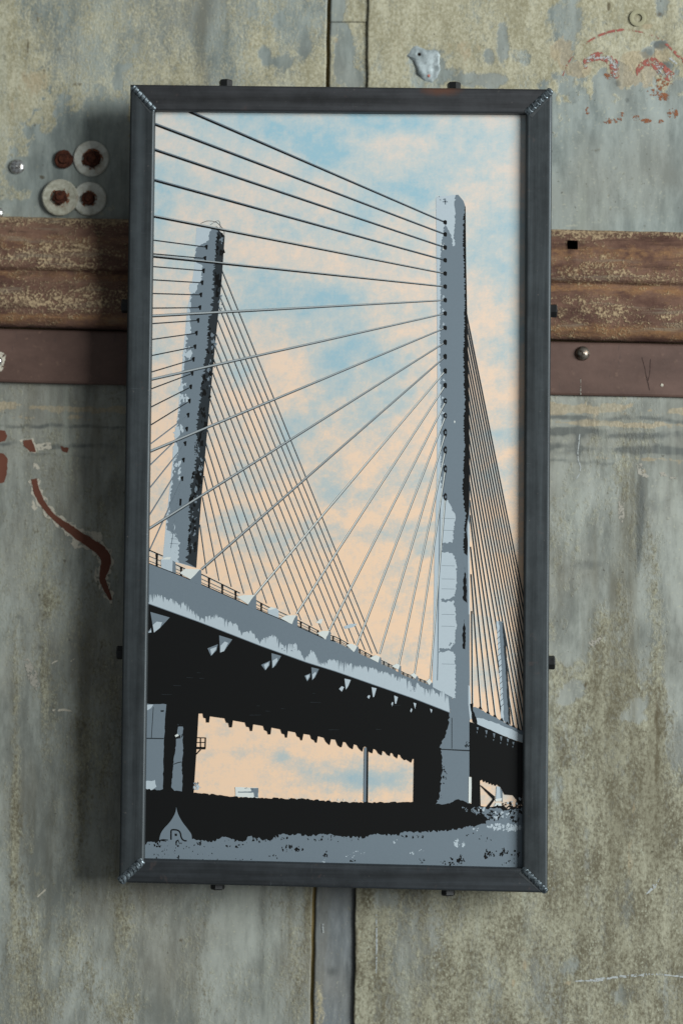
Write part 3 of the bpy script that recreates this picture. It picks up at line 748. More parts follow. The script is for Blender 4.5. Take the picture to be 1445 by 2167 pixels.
def bolt_washer(px, py, rw, mat, wdepth, nut_r, nut_off, hexn, label, seed, rim=True):
    R = random.Random(seed)
    c = W(px, py, 0)
    root = empty('bolt_and_washer' if rw else 'bolt', c, label=label, category='bolt', group='rusty bolts beside the frame')
    top = wdepth
    if rw:
        r = rw * PXM; hr = nut_r * PXM * .6; t = .0022
        wc = W(px, py, -wdepth)
        pr = [(hr, -.0005), (hr, t), (r * .6, t + .0003), (r * .93, t), (r, t * .6), (r, -.0005)]
        V, F = lathe(wc, pr, 40)
        V = [(x + R.uniform(-1, 1) * .00015, y, z + R.uniform(-1, 1) * .00015) for x, y, z in V]
        mk('washer', V, F, mat, root, origin=wc, smooth=False)
        top = wdepth + t
        V, F = lathe(W(px + nut_off[0], py + nut_off[1], -(wdepth + t + .0004)), [(nut_r * PXM * .7, 0), (nut_r * PXM * 1.1, 0), (nut_r * PXM * 1.28, 0)], 24)
        mk('rust_stain', V, F, RUST_CHIP, root, origin=wc)
    nc = W(px + nut_off[0], py + nut_off[1], -top)
    nr = nut_r * PXM; V = []; F = []; n = hexn * 4 if hexn else 24
    def rad(t):
        if not hexn: return 1 + R.uniform(-.04, .04)
        s = 2 * math.pi / hexn; q = (t + .4) % s - s / 2
        return math.cos(math.pi / hexn) / math.cos(q) * 1.08 + R.uniform(-.07, .07)
    rr = [rad(2 * math.pi * i / n) for i in range(n)]
    for (k, s) in [(1.0, -.0004), (1.0, .0030), (.86, .0040), (.55, .0042), (.45, .0058), (.15, .0060)]:
        for i in range(n):
            t = 2 * math.pi * i / n; q = nr * k * (rr[i] if k > .6 else 1)
            V.append((nc[0] + q * math.cos(t), nc[1] - s, nc[2] + q * math.sin(t)))
    for k in range(5):
        for i in range(n): F.append((k * n + i, (k + 1) * n + i, (k + 1) * n + (i + 1) % n, k * n + (i + 1) % n)[::-1])
    F.append(tuple(range(5 * n, 6 * n))[::-1])
    mk('bolt_head', V, F, RUSTB, root, origin=nc)
    return root
bolt_washer(194, 336, 38.5, WASH, .0005, 18.5, (2, 1), 6, 'rusty hex bolt in a pale round washer, upper right of the four', 1)
bolt_washer(136, 338, 0, WASH, .0003, 20, (0, 0), 0, 'rusty round bolt head without a washer, upper left of the four', 2)
bolt_washer(190, 421, 36.5, WASH, .0005, 14.5, (-2, 0), 0, 'small rusty bolt in a pale washer tucked under its left neighbour', 3)
bolt_washer(128, 418, 39, WASH2, .0030, 16.5, (0, 0), 5, 'rusty bolt in a grey-green washer overlapping the washer beside it', 4)

# ---------------------------------------------------------------- framed print
TUBE = .0255; RECESS = .0082
fc = W(712, 1035, FRONT)
FR = empty('framed_print', (fc[0], FRONT + TUBE, fc[2]), label='tall welded steel frame holding a screen print of a cable-stayed bridge', category='picture')
OUT = [(276, 178), (1168, 188), (1158, 1890), (252, 1868)]
INN = [(328, 233.5), (1112.5, 240), (1104.5, 1837.5), (305.5, 1818)]
O3 = [np.array(W(x, y, FRONT)) for x, y in OUT]; I3 = [np.array(W(x, y, FRONT)) for x, y in INN]
rad = .0026; wd_ = .0245
sec = []
for (cu, cv, a0) in [(rad, rad, 180), (wd_ - rad, rad, 270), (wd_ - rad, TUBE - rad, 0), (rad, TUBE - rad, 90)]:
    for k in range(6):
        t = math.radians(a0 + k * 18)
        sec.append((cu + rad * math.cos(t), cv + rad * math.sin(t)))
NS = len(sec)
rails = []
for i in range(4):
    j = (i + 1) % 4; V = []; F = []
    NSEG = 24
    for sgm in range(NSEG + 1):
        t = sgm / NSEG
        for (u, v) in sec:
            f = u / wd_
            a = O3[i] + (I3[i] - O3[i]) * f; b = O3[j] + (I3[j] - O3[j]) * f
            p = a + (b - a) * t
            V.append((p[0], FRONT + v, p[2]))
    for sgm in range(NSEG):
        for k in range(NS):
            F.append((sgm * NS + k, sgm * NS + (k + 1) % NS, (sgm + 1) * NS + (k + 1) % NS, (sgm + 1) * NS + k))
    F.append(tuple(range(NS))); F.append(tuple(range(NSEG * NS, (NSEG + 1) * NS))[::-1])
    mid = (O3[i] + I3[j]) / 2
    rails.append(mk('frame_rail', V, F, [STEEL_T, STEEL_V, STEEL_B, STEEL_V][i], FR, origin=(mid[0], FRONT + TUBE, mid[2])))

def weld(i, width, nrip, seed, e0=0.02, e1=.98):
    R = random.Random(seed)
    a = O3[i]; b = I3[i]; d = b - a; L = np.linalg.norm(d); d = d / L
    s = np.array([-d[2], 0, d[0]])
    NT, NW = 110, 15; V = []; F = []
    jit = [R.uniform(-.12, .12) for _ in range(nrip + 3)]; amp = [R.uniform(.75, 1.15) for _ in range(nrip + 3)]
    for it in range(NT + 1):
        t = it / NT
        tt = e0 + (e1 - e0) * t
        endf = min(1, t / .05, (1 - t) / .05); endf = math.sqrt(max(endf, 0))
        for iw in range(NW + 1):
            w = -1 + 2 * iw / NW
            ph = t * nrip + .40 * w * w + .08 * math.sin(w * 3 + seed)
            k = int(ph); fr = ph - k
            fr = min(1, max(0, fr + jit[min(k, nrip + 2)] * .3))
            rip = (1 - fr) ** .8
            h = .0019 * math.sqrt(max(0, 1 - w * w)) * (.42 + .62 * rip * amp[min(k, nrip + 2)]) * endf
            p = a + d * (L * tt) + s * (w * width / 2 * (.9 + .1 * rip)) * (0.25 + .75 * endf)
            V.append((p[0], FRONT + .0004 - h, p[2]))
    for it in range(NT):
        for iw in range(NW):
            q = it * (NW + 1) + iw
            F.append(tuple(front((q, q + 1, q + NW + 2, q + NW + 1)[:3], V)) if False else (q, q + 1, q + NW + 2, q + NW + 1))
    # winding towards camera
    A_, B_, C_ = (np.array(V[F[0][k]]) for k in range(3))
    if np.cross(B_ - A_, C_ - A_)[1] > 0: F = [f[::-1] for f in F]
    return mk('weld_bead', V, F, WELD, FR, smooth=True)
weld(0, .0066, 7, 1, .06, 1.0); weld(1, .0074, 7, 2, .02, 1.0); weld(2, .0068, 9, 3, .03, 1.0); weld(3, .0092, 7, 4, .02, .96)
# ground flats beside the welds
def flat_grind(i, off0, off1, seed):
    a = O3[i]; b = I3[i]; d = b - a; s = np.array([-d[2], 0, d[0]]); s = s / np.linalg.norm(s)
    P = [a + d * .10 + s * off0, a + d * .98 + s * off0, a + d * .96 + s * off1, a + d * .22 + s * off1 * .7]
    V = [(p[0], FRONT - .00022, p[2]) for p in P]
    f = (0, 1, 2, 3)
    A_, B_, C_ = (np.array(V[k]) for k in range(3))
    if np.cross(B_ - A_, C_ - A_)[1] > 0: f = f[::-1]
    mk('ground_flat', V, [f], GRIND, FR)
g = G('ground_steel'); n = g.noise(200, 3, .6, g.pos((1, 1, .3))); GRIND = g.out(g.mix(n, s2l((62, 68, 70)), s2l((108, 112, 114))), .38, .7)
flat_grind(1, .0038, .0068, 1); flat_grind(2, .0035, .0060, 2); flat_grind(0, -.0034, -.0052, 3)

def hexbolt(px, py, ax):
    """hex head whose axis leaves the frame sideways; px,py = middle of its foot on the frame side"""
    yb = FRONT + TUBE * .62
    c = np.array(W(px, py, yb)); d = np.array(ax, float)
    e1 = np.array([0, 1, 0]); e2 = np.cross(d, e1)
    R = .0068; V = []; F = []; rot = .26
    for (s, k, nn) in [(-.003, .98, 6), (.0004, .98, 6), (.0036, 1.0, 6), (.0047, .84, 6)]:
        for i in range(6):
            t = math.pi / 3 * i + rot
            V.append(tuple(c + d * s + e1 * R * k * math.cos(t) + e2 * R * k * math.sin(t)))
    for r_ in range(3):
        for i in range(6): F.append((r_ * 6 + i, r_ * 6 + (i + 1) % 6, (r_ + 1) * 6 + (i + 1) % 6, (r_ + 1) * 6 + i))
    F.append(tuple(range(18, 24))); F.append(tuple(range(6))[::-1])
    n0 = np.cross(np.array(V[1]) - np.array(V[0]), np.array(V[7]) - np.array(V[0]))
    if np.dot(n0, np.array(V[0]) - c) < 0: F = [f[::-1] for f in F]
    mk('bolt', V, F, BOLT, FR, origin=tuple(c))
for (x, y, ax) in [(478, 180, (0, 0, 1)), (960, 185.5, (0, 0, 1)), (1167.5, 658, (1, 0, 0)), (1163, 1402, (1, 0, 0)), (268, 648, (-1, 0, 0)), (258, 1381, (-1, 0, 0)), (461, 1872, (0, 0, -1)), (948, 1884.5, (0, 0, -1))]:
    hexbolt(x, y, ax)
# stand-offs that carry the frame on the wall (behind the corners)
for i in range(4):
    m = O3[i] * .5 + I3[i] * .5; m = m + (np.array([fc[0], 0, fc[2]]) - np.array([m[0], 0, m[2]])) * .12
    V = []; F = []
    for yy in (FRONT + TUBE - .001, .004):
        for k in range(12):
            t = 2 * math.pi * k / 12; V.append((O3[i][0] * .5 + I3[i][0] * .5 + .007 * math.cos(t), yy, m[2] + .007 * math.sin(t)))
    for k in range(12): F.append((k, (k + 1) % 12, 12 + (k + 1) % 12, 12 + k))
    mk('standoff', V, F, BOLT, FR)

# ---- the print
PY = FRONT + RECESS
GX, GY = 132, 260
px = np.linspace(300, 1119, GX); py = np.linspace(224, 1848, GY)
PX, PYY = np.meshgrid(px, py); PX = PX.ravel(); PYY = PYY.ravel()
P = WA(PX, PYY, PY)
BL = [(560, 275, 90, 40, .55), (650, 300, 70, 50, .4), (850, 258, 110, 34, .75), (700, 335, 70, 30, .45), (875, 398, 70, 34, .6), (940, 300, 80, 40, .45), (1010, 290, 60, 40, .5), (420, 285, 60, 24, .25), (352, 410, 40, 60, .5), (335, 480, 30, 40, .4), (610, 400, 60, 30, .2), (760, 455, 70, 30, .35), (620, 500, 60, 30, .15), (860, 500, 50, 30, .2), (900, 440, 40, 40, .35),
      (1030, 540, 50, 34, .75), (1070, 480, 40, 40, .3), (1075, 590, 40, 30, .45), (1045, 745, 45, 34, .45), (1095, 700, 25, 40, .35), (1075, 920, 45, 24, .6), (1100, 830, 20, 40, .2), (1010, 640, 26, 26, .2),
      (560, 590, 60, 34, .75), (530, 640, 40, 30, .4), (640, 640, 90, 44, .55), (720, 625, 60, 34, .5), (500, 575, 30, 30, .3), (610, 700, 50, 30, .3), (390, 560, 50, 40, .25),
      (780, 760, 80, 50, .85), (720, 740, 50, 50, .45), (850, 790, 50, 50, .5), (775, 870, 50, 44, .65), (640, 890, 46, 40, .55), (615, 940, 40, 30, .45), (840, 870, 40, 40, .4), (740, 830, 40, 30, .3), (690, 800, 40, 40, .2), (900, 720, 40, 30, .2),
      (600, 985, 40, 40, .45), (690, 1000, 50, 30, .4), (770, 1040, 70, 34, .55), (700, 1050, 40, 30, .35), (880, 1010, 40, 30, .3), (470, 900, 40, 50, .25), (400, 880, 40, 60, .2), (500, 800, 40, 60, .3), (520, 1020, 60, 30, .3),
      (800, 1130, 80, 22, .6), (860, 1112, 50, 18, .5), (900, 1160, 30, 24, .4), (480, 1105, 70, 26, .45), (560, 1150, 60, 26, .35), (530, 1085, 60, 20, .35), (650, 1120, 40, 24, .25), (780, 1215, 50, 14, .2), (825, 1285, 16, 10, .35), (560, 1220, 50, 20, .25),
      (1050, 1160, 60, 40, .3), (1050, 1260, 60, 30, .4), (1030, 1440, 40, 30, .3), (1040, 1000, 30, 30, .25), (340, 760, 30, 30, .3), (340, 1060, 30, 20, .2), (860, 1340, 40, 20, .12),
      (520, 1590, 60, 16, .5), (640, 1618, 80, 22, .45), (760, 1645, 90, 28, .75), (470, 1555, 26, 10, .35), (840, 1655, 50, 30, .6), (450, 1600, 50, 14, .35), (700, 1650, 50, 20, .3), (590, 1600, 30, 14, .3)]
f = blobs(PX, PYY, BL)
down = np.clip((PYY - 300) / 900., 0, 1)
base = .34 * (1 - down) ** 1.0 + .07
nz = fbm(PX / 85., PYY / 60., 51, 5) - .5; nz2 = fbm(PX / 24., PYY / 18., 52, 4) - .5
f = np.clip(base + f * .73 * (1 + 1.2 * nz) + nz * .75 + nz2 * .42 - .03, 0, 1)
bt = np.clip(down * 1.0, 0, 1)
i = np.arange(GX * GY).reshape(GY, GX)
q = np.stack([i[1:, :-1], i[1:, 1:], i[:-1, 1:], i[:-1, :-1]], -1).reshape(-1, 4)
c4 = [i[0, 0], i[0, -1], i[-1, -1], i[-1, 0]]
V = P.tolist() + [(P[k][0], PY + .004, P[k][2]) for k in c4]
n0 = GX * GY
F = q.tolist() + [(n0, n0 + 1, n0 + 2, n0 + 3)]
me = bpy.data.meshes.new('print_panel'); me.from_pydata(V, [], F)
A = me.attributes.new('field', 'FLOAT_COLOR', 'POINT')
FA = np.zeros((len(V), 4), np.float32); FA[:n0, 0] = f; FA[:n0, 1] = bt
A.data.foreach_set('color', FA.ravel()); me.update()
PANEL = put('print_panel', me, SKYINK, FR); PANEL.location = -world_loc(FR)
PANEL['label'] = 'screen print of a cable-stayed bridge under a cream and blue sky'

class Art:
    def __init__(s, name): s.name = name; s.V = []; s.F = []; s.M = []
    def poly(s, key, pts, layer):
        y = PY - .00002 * layer - .00002
        P = [W(a, b, y) for a, b in pts]; b0 = len(s.V); s.V += P
        for t in tess(pts):
            t = front(t, P); s.F.append(tuple(b0 + k for k in t)); s.M.append(KEYS.index(key))
    def line(s, key, pts, w, layer):
        """ribbon as quads"""
        n = len(pts); o = stroke(pts, w)
        for k in range(n - 1):
            s.poly(key, [o[k], o[k + 1], o[2 * n - 2 - k], o[2 * n - 1 - k]], layer)
    def done(s, **props):
        used = sorted(set(s.M)); mp = {u: k for k, u in enumerate(used)}
        return mk(s.name, s.V, s.F, [INK[KEYS[u]] for u in used], PANEL, midx=[mp[m] for m in s.M], **props)
CX = lambda o, l: [(o[0] + x * .29066, o[1] + y * .29066) for x, y in l]
OA, OB, OC, OD, OE, OF, OG, OH = (300, 220), (710, 220), (300, 600), (710, 600), (300, 1000), (710, 1000), (300, 1420), (710, 1420)
def specks(art, key, cx, cy, rx, ry, n, s, layer, seed, ver=1.0):
    R = random.Random(seed)
    for q_ in range(n):
        a = R.uniform(0, 6.283); rr = math.sqrt(R.random())
        x = cx + rx * rr * math.cos(a); y = cy + ry * rr * math.sin(a)
        r0 = s * R.uniform(.35, 1.35); k = R.randint(6, 10)
        art.poly(key, [(x + r0 * w_ * math.cos(6.283 * t / k), y + ver * r0 * w_ * math.sin(6.283 * t / k)) for t, w_ in ((t, R.uniform(.2, 1.5)) for t in range(k))], layer + .035 * (q_ + 1) * (.9 if n < 28 else .6))

# far tower
T = Art('printed_far_tower')
T.poly('l', [(416, 482), (447, 481), (460, 483), (476, 500), (469, 600), (457, 716), (442, 876), (430, 1018), (425, 1075), (416, 1202), (345, 1182), (352, 1100), (361, 1018), (378.5, 856), (396, 658), (404, 620), (412, 560)], 1)
midL = [(446, 484), (443, 508), (430, 516), (420, 522), (415, 530), (412, 548), (416, 556), (426, 560), (429, 572), (427, 590), (420, 602), (408, 612), (404, 640), (400, 680), (393, 740), (386, 800), (382, 850), (376, 900), (372, 950), (366, 1010), (362, 1050), (357, 1090), (352, 1120), (370, 1130), (378, 1150), (378, 1190)]
T.poly('m', jag(midL, 2.6, 2.4, 101, 1.0, .3, closed=False) + [(416, 1202), (425, 1075), (430, 1018), (442, 876), (457, 716), (469, 600), (476, 500), (460, 483)], 2)
dkL = [(461, 484), (460, 500), (456, 530), (454, 554), (452, 600), (449.7, 638), (446, 660), (442, 687), (438, 730), (435, 763), (430, 800), (425, 832), (419, 870), (416, 908), (414, 950), (415, 978), (408, 1018), (402, 1050), (400, 1073), (402, 1110), (398, 1150), (396, 1190)]
T.poly('d', jag(dkL, 4.0, 2.2, 102, 1.0, .15, closed=False) + [(416, 1202), (425, 1075), (430, 1018), (442, 876), (457, 716), (469, 600), (476, 500)], 3)
for k, (x0, y0, w, h) in enumerate([(466, 520, 8, 40), (460, 600, 7, 26), (447, 740, 9, 60), (436, 830, 9, 50), (428, 900, 8, 40), (412, 1040, 9, 60), (408, 1140, 8, 50), (424, 1000, 5, 20)]):
    specks(T, 'k', x0, y0, w, h, 16, 3.2, 4, 110 + k, 1.8)
for k, (x0, y0, w, h) in enumerate([(467, 640, 4, 20), (452, 730, 5, 24), (444, 790, 4, 30), (425, 990, 5, 26), (416, 1060, 5, 40), (471, 510, 3, 8), (418, 950, 4, 16), (409, 1120, 5, 40)]):
    specks(T, 'm', x0, y0, w, h, 9, 2.4, 5, 130 + k, 1.5)
for k, (x0, y0, w, h) in enumerate([(396, 748, 10, 14), (389, 835, 8, 24), (381, 915, 10, 14), (378, 1000, 9, 22), (371, 1140, 9, 30), (410, 610, 6, 8), (400, 690, 3, 20), (372, 960, 4, 14)]):
    specks(T, 'l', x0, y0, w, h, 12, 4.0, 3, 150 + k, 1.4)
specks(T, 'm', 366, 1125, 8, 30, 8, 1.6, 5, 170)
T.line('m', [(386, 1013), (374, 1080), (362, 1160)], [2.5, 2, 1.5], 4)
for (x, y0) in [(372, 1150), (372, 1128), (374, 1140)]: T.line('m', [(x - 12, y0), (x + 6, y0 + 1)], [1, 1], 4)
sc_ = spline(CX(OA, [(430, 870), (480, 852), (540, 860), (575, 890), (600, 925), (600, 975)]), 5)
T.line('d', sc_, [1.1] * len(sc_), 4)
sc_ = spline(CX(OA, [(500, 880), (560, 850), (572, 905), (540, 890)]), 5)
T.line('d', sc_, [.8] * len(sc_), 4)
T.done(label='pale and slate printed far bridge tower')

# back stays of far tower

st = [(470, 571.7), (468, 600.8), (465.7, 627), (464, 649), (461, 677), (458.4, 707.5), (455.5, 732), (452.6, 760), (450.6, 789), (448, 816.5), (445, 844), (442.4, 876), (439.5, 909.6), (436, 937), (433.7, 969), (432, 1007), (429, 1052), (423.5, 1110)]
en = [(798.6, 1383), (787, 1383), (772.5, 1376), (750.7, 1362), (736, 1358), (720, 1352), (700, 1342), (681, 1334), (660, 1324), (637, 1312), (614, 1300), (588, 1288), (564.5, 1277), (537, 1262), (516.5, 1256), (490, 1242), (464, 1229), (438, 1214)]
for a, b in zip(st, en):
    Cc = Art('printed_stay')
    Cc.line('d', [a, b], [2.9, 2.2], 5)
    Cc.line('c', [(a[0] + .9, a[1]), (b[0] + .9, b[1])], [.9, .9], 6)
    Cc.done()
# near tower back stays (right)
sy = [662, 684, 710, 739.5, 765.7, 794.7, 823.8, 853, 883.4, 917, 949, 983.7, 1020, 1058, 1090, 1157, 1215, 1293]
ex = [1171, 1164, 1157, 1150, 1143, 1136, 1129, 1121, 1113, 1105, 1096.6, 1086, 1073, 1061.7, 1047, 1032.6, 1016.6, 999]
for yy, xx in zip(sy, ex):
    x0 = 986 + (yy - 662) * .018; y1 = 1490 + (xx - 999) * .53
    if xx > 1114:
        t = (1114 - x0) / (xx - x0); xx, y1 = 1114, yy + (y1 - yy) * t
    Cr = Art('printed_stay')
    Cr.line('d', [(x0, yy), (xx, y1)], [3.4, 2.8], 3)
    Cr.line('w', [(x0 + 2.3, yy + 6), (min(xx + 2.0, 1115), y1)], [1.2, 1.2], 2)
    Cr.done()
Cr = Art('printed_distant_tower')
# tiny third tower
Cr.poly('l', jag([(1050, 1314), (1058, 1316), (1066, 1420), (1072, 1530), (1060, 1524), (1056, 1420)], .8, 5, 201), 4)
Cr.poly('m', jag([(1055, 1314), (1064, 1316), (1069, 1355), (1073, 1420), (1079, 1534), (1066, 1526), (1061, 1420)], .8, 5, 202), 5)
Cr.poly('d', jag([(1062, 1318), (1064.5, 1317), (1070, 1355), (1075, 1440), (1080, 1534), (1076, 1530), (1070, 1430)], .7, 5, 203), 6)
for k in range(14): Cr.line('d', [(1051 + k * .6, 1340 + k * 12), (1057 + k * .6, 1334 + k * 12)], [1, 1], 6)
Cr.done()

# near tower
N = Art('printed_near_tower')
N.poly('l', jag([(922, 420), (926, 416), (963, 412), (969, 412), (980, 425), (984.7, 438)], .8, 5, 211, closed=False) + [(986, 638), (988, 660), (992, 862), (993.4, 1018), (993, 1261), (993, 1480), (955, 1478), (915, 1460), (915, 1420), (919, 1174), (924, 1000), (925, 800), (924, 600)], 7)
ml = [(963, 412), (962, 440), (963, 470), (960, 500), (962, 520), (958, 522), (955, 500), (950, 490), (944, 478), (940, 474), (938, 492), (934, 510), (932, 522), (931, 560), (932, 640), (930, 700), (930, 760), (932, 820), (933, 880), (932, 940), (933, 1000), (934, 1046), (946, 1058), (955, 1074), (963, 1090), (960, 1120), (957, 1148), (936, 1150), (934, 1168), (955, 1170), (965, 1184), (966, 1230), (962, 1262), (950, 1268), (932, 1268), (934, 1274), (960, 1272), (966, 1320), (962, 1360), (952, 1374), (930, 1372), (928, 1382), (950, 1376), (962, 1384), (964, 1430), (963, 1478), (955, 1480), (951, 1508)]
N.poly('m', jag(ml, 2.0, 2.4, 212, closed=False) + [(935, 1516), (925, 1570), (918, 1606), (916, 1650), (915, 1704), (993.4, 1700), (993.4, 1521), (993, 1261), (993.4, 1018), (992, 862), (988, 660), (986, 638), (984.7, 438), (980, 425), (969, 412)], 8)
dl = [(982, 436), (978, 460), (977, 500), (979, 560), (980, 600), (981, 640), (980, 700), (978, 760), (979, 800), (981, 850), (979, 900), (981, 950), (979, 1000), (977, 1040), (980, 1070), (984, 1090), (982, 1110), (979, 1150), (980, 1170)]
dr = [(988, 1176), (990, 1150), (986, 1120), (991, 1090), (993, 1050), (993.2, 1000), (992, 862), (988, 660), (986, 560), (984.7, 440)]
N.poly('k', jag([(a + (2.4 if b < 900 else 1.2), b) for a, b in dl], 2.2, 2.2, 213, 1.0, .15, closed=False) + dr, 9)
N.poly('k', jag([(983, 1198), (986, 1230), (988, 1276), (979, 1268), (980, 1230)], 1.4, 4, 214), 9)
N.poly('k', jag([(982, 1310), (985, 1340), (984, 1374), (979, 1372), (978, 1340)], 1.2, 4, 215), 9)
N.poly('l', [(989, 1100), (993, 1110), (993.4, 1300), (991, 1300)], 10)
N.poly('l', [(990.5, 1450), (994, 1452), (998, 1520), (994, 1524), (990.5, 1490)], 10)
N.line('m', [(931, 1060), (929, 1170), (927, 1280), (926, 1400), (925, 1440)], [2.6, 2.0, 2.6, 2, 2], 9)
for y0 in (1097, 1122, 1197, 1225, 1246, 1300, 1325, 1405): N.line('m', [(934, y0), (962, y0 + .6)], [.8, .8], 9)
specks(N, 'm', 956, 1368, 8, 10, 10, 2, 9, 216)
specks(N, 'm', 934, 424, 8, 12, 5, 1.3, 9, 217)
N.line('m', [(941, 420), (942, 433)], [3.5, 2.2], 9); N.line('m', [(936, 427), (947, 427)], [2, 2], 9)
specks(N, 'w', 938, 520, 6, 8, 8, 1.6, 9, 218)
for yy in (628, 656, 686, 805, 840, 872, 980): specks(N, 'l', 937, yy, 4, 3, 4, 1.8, 10, int(yy))
N.poly('w', [(961, 889), (963, 892), (962, 896), (960, 893)], 10)
N.line('d', CX(OH, [(845, 340), (845, 565)]), [1.6, 1.6], 9); N.line('d', CX(OH, [(765, 570), (975, 580)]), [2.4, 3], 9)
specks(N, 'd', 989, 1575, 4, 10, 10, 2.2, 9, 219)
N.poly('k', jag([(931, 1585), (936, 1620), (934, 1650), (928, 1690), (921, 1706), (900, 1706), (900, 1580)], 2.6, 4, 220), 9)
specks(N, 'k', 938, 1640, 8, 22, 14, 1.8, 9, 221); specks(N, 'k', 930, 1680, 6, 16, 10, 2, 9, 222)
N.done(label='slate printed near bridge tower with a black shaded edge')

# front stays
ay = [470.6, 496, 523.7, 550.8, 579, 606.6, 635.3, 663.4, 693.9, 724.4, 754.6, 785, 815.7, 848.5, 879.6, 915.4, 952.3, 992.4, 1051.7]
le = [(374, 224), (324, 261), (323, 315), (322, 379.5), (321, 456.5), (319, 541.6), (315, 669), (314, 804.5), (312, 958), (308, 1124), (427, 1205), (540, 1259), (628, 1299), (697, 1334), (755, 1366), (803, 1384), (844, 1407), (877, 1428), (910, 1440)]
wl = [6.6, 6.5, 6.3, 6.2, 6.2, 6.2, 6.2, 6.0, 6.0, 5.8, 5.4, 4.6, 4.4, 4.2, 4.0, 3.8, 3.6, 3.2, 3.0]
for k, (y0, p) in enumerate(zip(ay, le)):
    S = Art('printed_stay')
    q = (942, y0 + (3 if k > 12 else 0)); w0 = wl[k]; w1 = 3.2
    lk = k * .045
    S.line('k' if k < 7 else 'd', [p, q], [w0, w1], 12 + lk)
    dx, dy = q[0] - p[0], q[1] - p[1]; L = math.hypot(dx, dy); nx, ny = dy / L, -dx / L
    if k < 6:
        S.line('c' if k > 3 else 'm', [(p[0] + nx * w0 * .30, p[1] + ny * w0 * .30), (q[0] + nx * .7, q[1] + ny * .7)], [w0 * .36, 1.3], 13 + lk)
    else:
        kk = 'c' if k < 11 else 'w'
        S.line(kk, [(p[0] + nx * w0 * .14, p[1] + ny * w0 * .14), (q[0] + nx * .5, q[1] + ny * .5)], [w0 * .56, 1.7], 13 + lk)
    # socket on the tower
    h = 5.2 if k < 9 else 6.4 if k < 15 else 9
    S.poly('k', [(937.5, y0 - 3.4), (942, y0 - h), (945.2, y0 - h * .6), (945.2, y0 + h * .5), (943.5, y0 + h), (940.8, y0 + h * .8), (938, y0 + 2.6)], 14)
    if k > 12: S.poly('m', [(941, y0 - h * .3), (943.6, y0 - h * .3), (943.6, y0 + h * .3), (941, y0 + h * .3)], 15)
    S.done()
fa = [(438, 523), (435, 547), (432, 573), (429, 598.4), (426.4, 624), (424.4, 651), (420.6, 678), (417, 705), (414, 733.7), (410.5, 760.4), (408, 790), (405, 818.6), (402, 848.5), (399.4, 878.5), (396.5, 908), (393, 938.6), (389.5, 973.5), (386.6, 1013)]
fl = [(323, 508), (323, 537), (322.7, 564), (322.7, 592), (322, 621), (321, 652), (320, 685), (320, 718.6), (319, 753), (319, 788), (318, 824), (317.4, 863), (317, 901.4), (316, 942.4), (315, 988), (314, 1038), (314, 1096), (319, 1163)]
for k, (a, b) in enumerate(zip(fl, fa)):
    S = Art('printed_stay')
    S.line('d' if k < 13 else 'm', [(a[0] - 4, a[1] + (a[1] - b[1]) * .04), b], [2.6, 2.2], 10)
    S.poly('k', [(b[0] - 4.5, b[1] - 2.6), (b[0] - 1, b[1] - 5), (b[0] + 2.2, b[1] - 5), (b[0] + 1.2, b[1] + 5), (b[0] - 1.8, b[1] + 5), (b[0] - 2, b[1] + 2)], 11)
    S.done()
S = Art('printed_socket')
S.poly('k', [(381, 1055), (385, 1056), (384, 1070), (380, 1070)], 11)
S.done()

# deck
D = Art('printed_deck')
topE = [(300, 1186), (312, 1191), (384, 1219), (431, 1239), (503, 1271), (561, 1297), (617, 1320), (689, 1353), (710, 1358), (753, 1379), (797, 1401), (832, 1416), (855, 1430), (902, 1447), (957, 1476)]
botE = [(951, 1508.6), (873, 1478), (797, 1452), (710, 1421.5), (649, 1402.6), (553, 1368), (422, 1317), (313, 1277.6), (300, 1273)]
# parapet railing
def lerp_path(path, x):
    for a, b in zip(path, path[1:]):
        if a[0] <= x <= b[0]: return a[1] + (b[1] - a[1]) * (x - a[0]) / (b[0] - a[0])
    return path[-1][1]
def railing(x0, x1, h0, h1, w, gap, posts=True):
    n = 8
    for (k, ww) in ((1.0, w), (.55, w * .55), (.2, w * .5)):
        pts = [(x0 + (x1 - x0) * i / n, lerp_path(topE, x0 + (x1 - x0) * i / n) - (h0 + (h1 - h0) * i / n) * k) for i in range(n + 1)]
        D.line('k', pts, [ww] * (n + 1), 10)
        D.line('w', [(a, b + ww * .7) for a, b in pts], [ww * .5] * (n + 1), 9)
    x = x0 + gap * .6
    while posts and x < x1 - 1:
        h = h0 + (h1 - h0) * (x - x0) / (x1 - x0); y = lerp_path(topE, x)
        D.poly('k', [(x - w, y + 1), (x - w * .7, y - h * .5), (x - w * 1.2, y - h - 1), (x + w * 1.2, y - h - .5), (x + w * .8, y - h * .4), (x + w, y + 2)], 11)
        x += gap
railing(306, 345, 29, 27, 2.4, 44)
railing(366, 398, 20, 18, 2.2, 30)
railing(426, 508, 22, 18, 2.2, 28)
railing(540, 572, 18, 15, 2.0, 22)
railing(588, 612, 15, 14, 1.8, 40)
railing(626, 674, 14, 11, 1.8, 18)
railing(696, 738, 11, 9, 1.7, 15)
railing(754, 790, 9, 8, 1.6, 12)
railing(806, 838, 8, 6, 1.5, 10)
railing(848, 912, 6, 5, 1.3, 9)
D.poly('m', topE + botE, 14)
D.line('k', [(a, b - .3) for a, b in topE[1:9]], [1.6] * 8, 15)
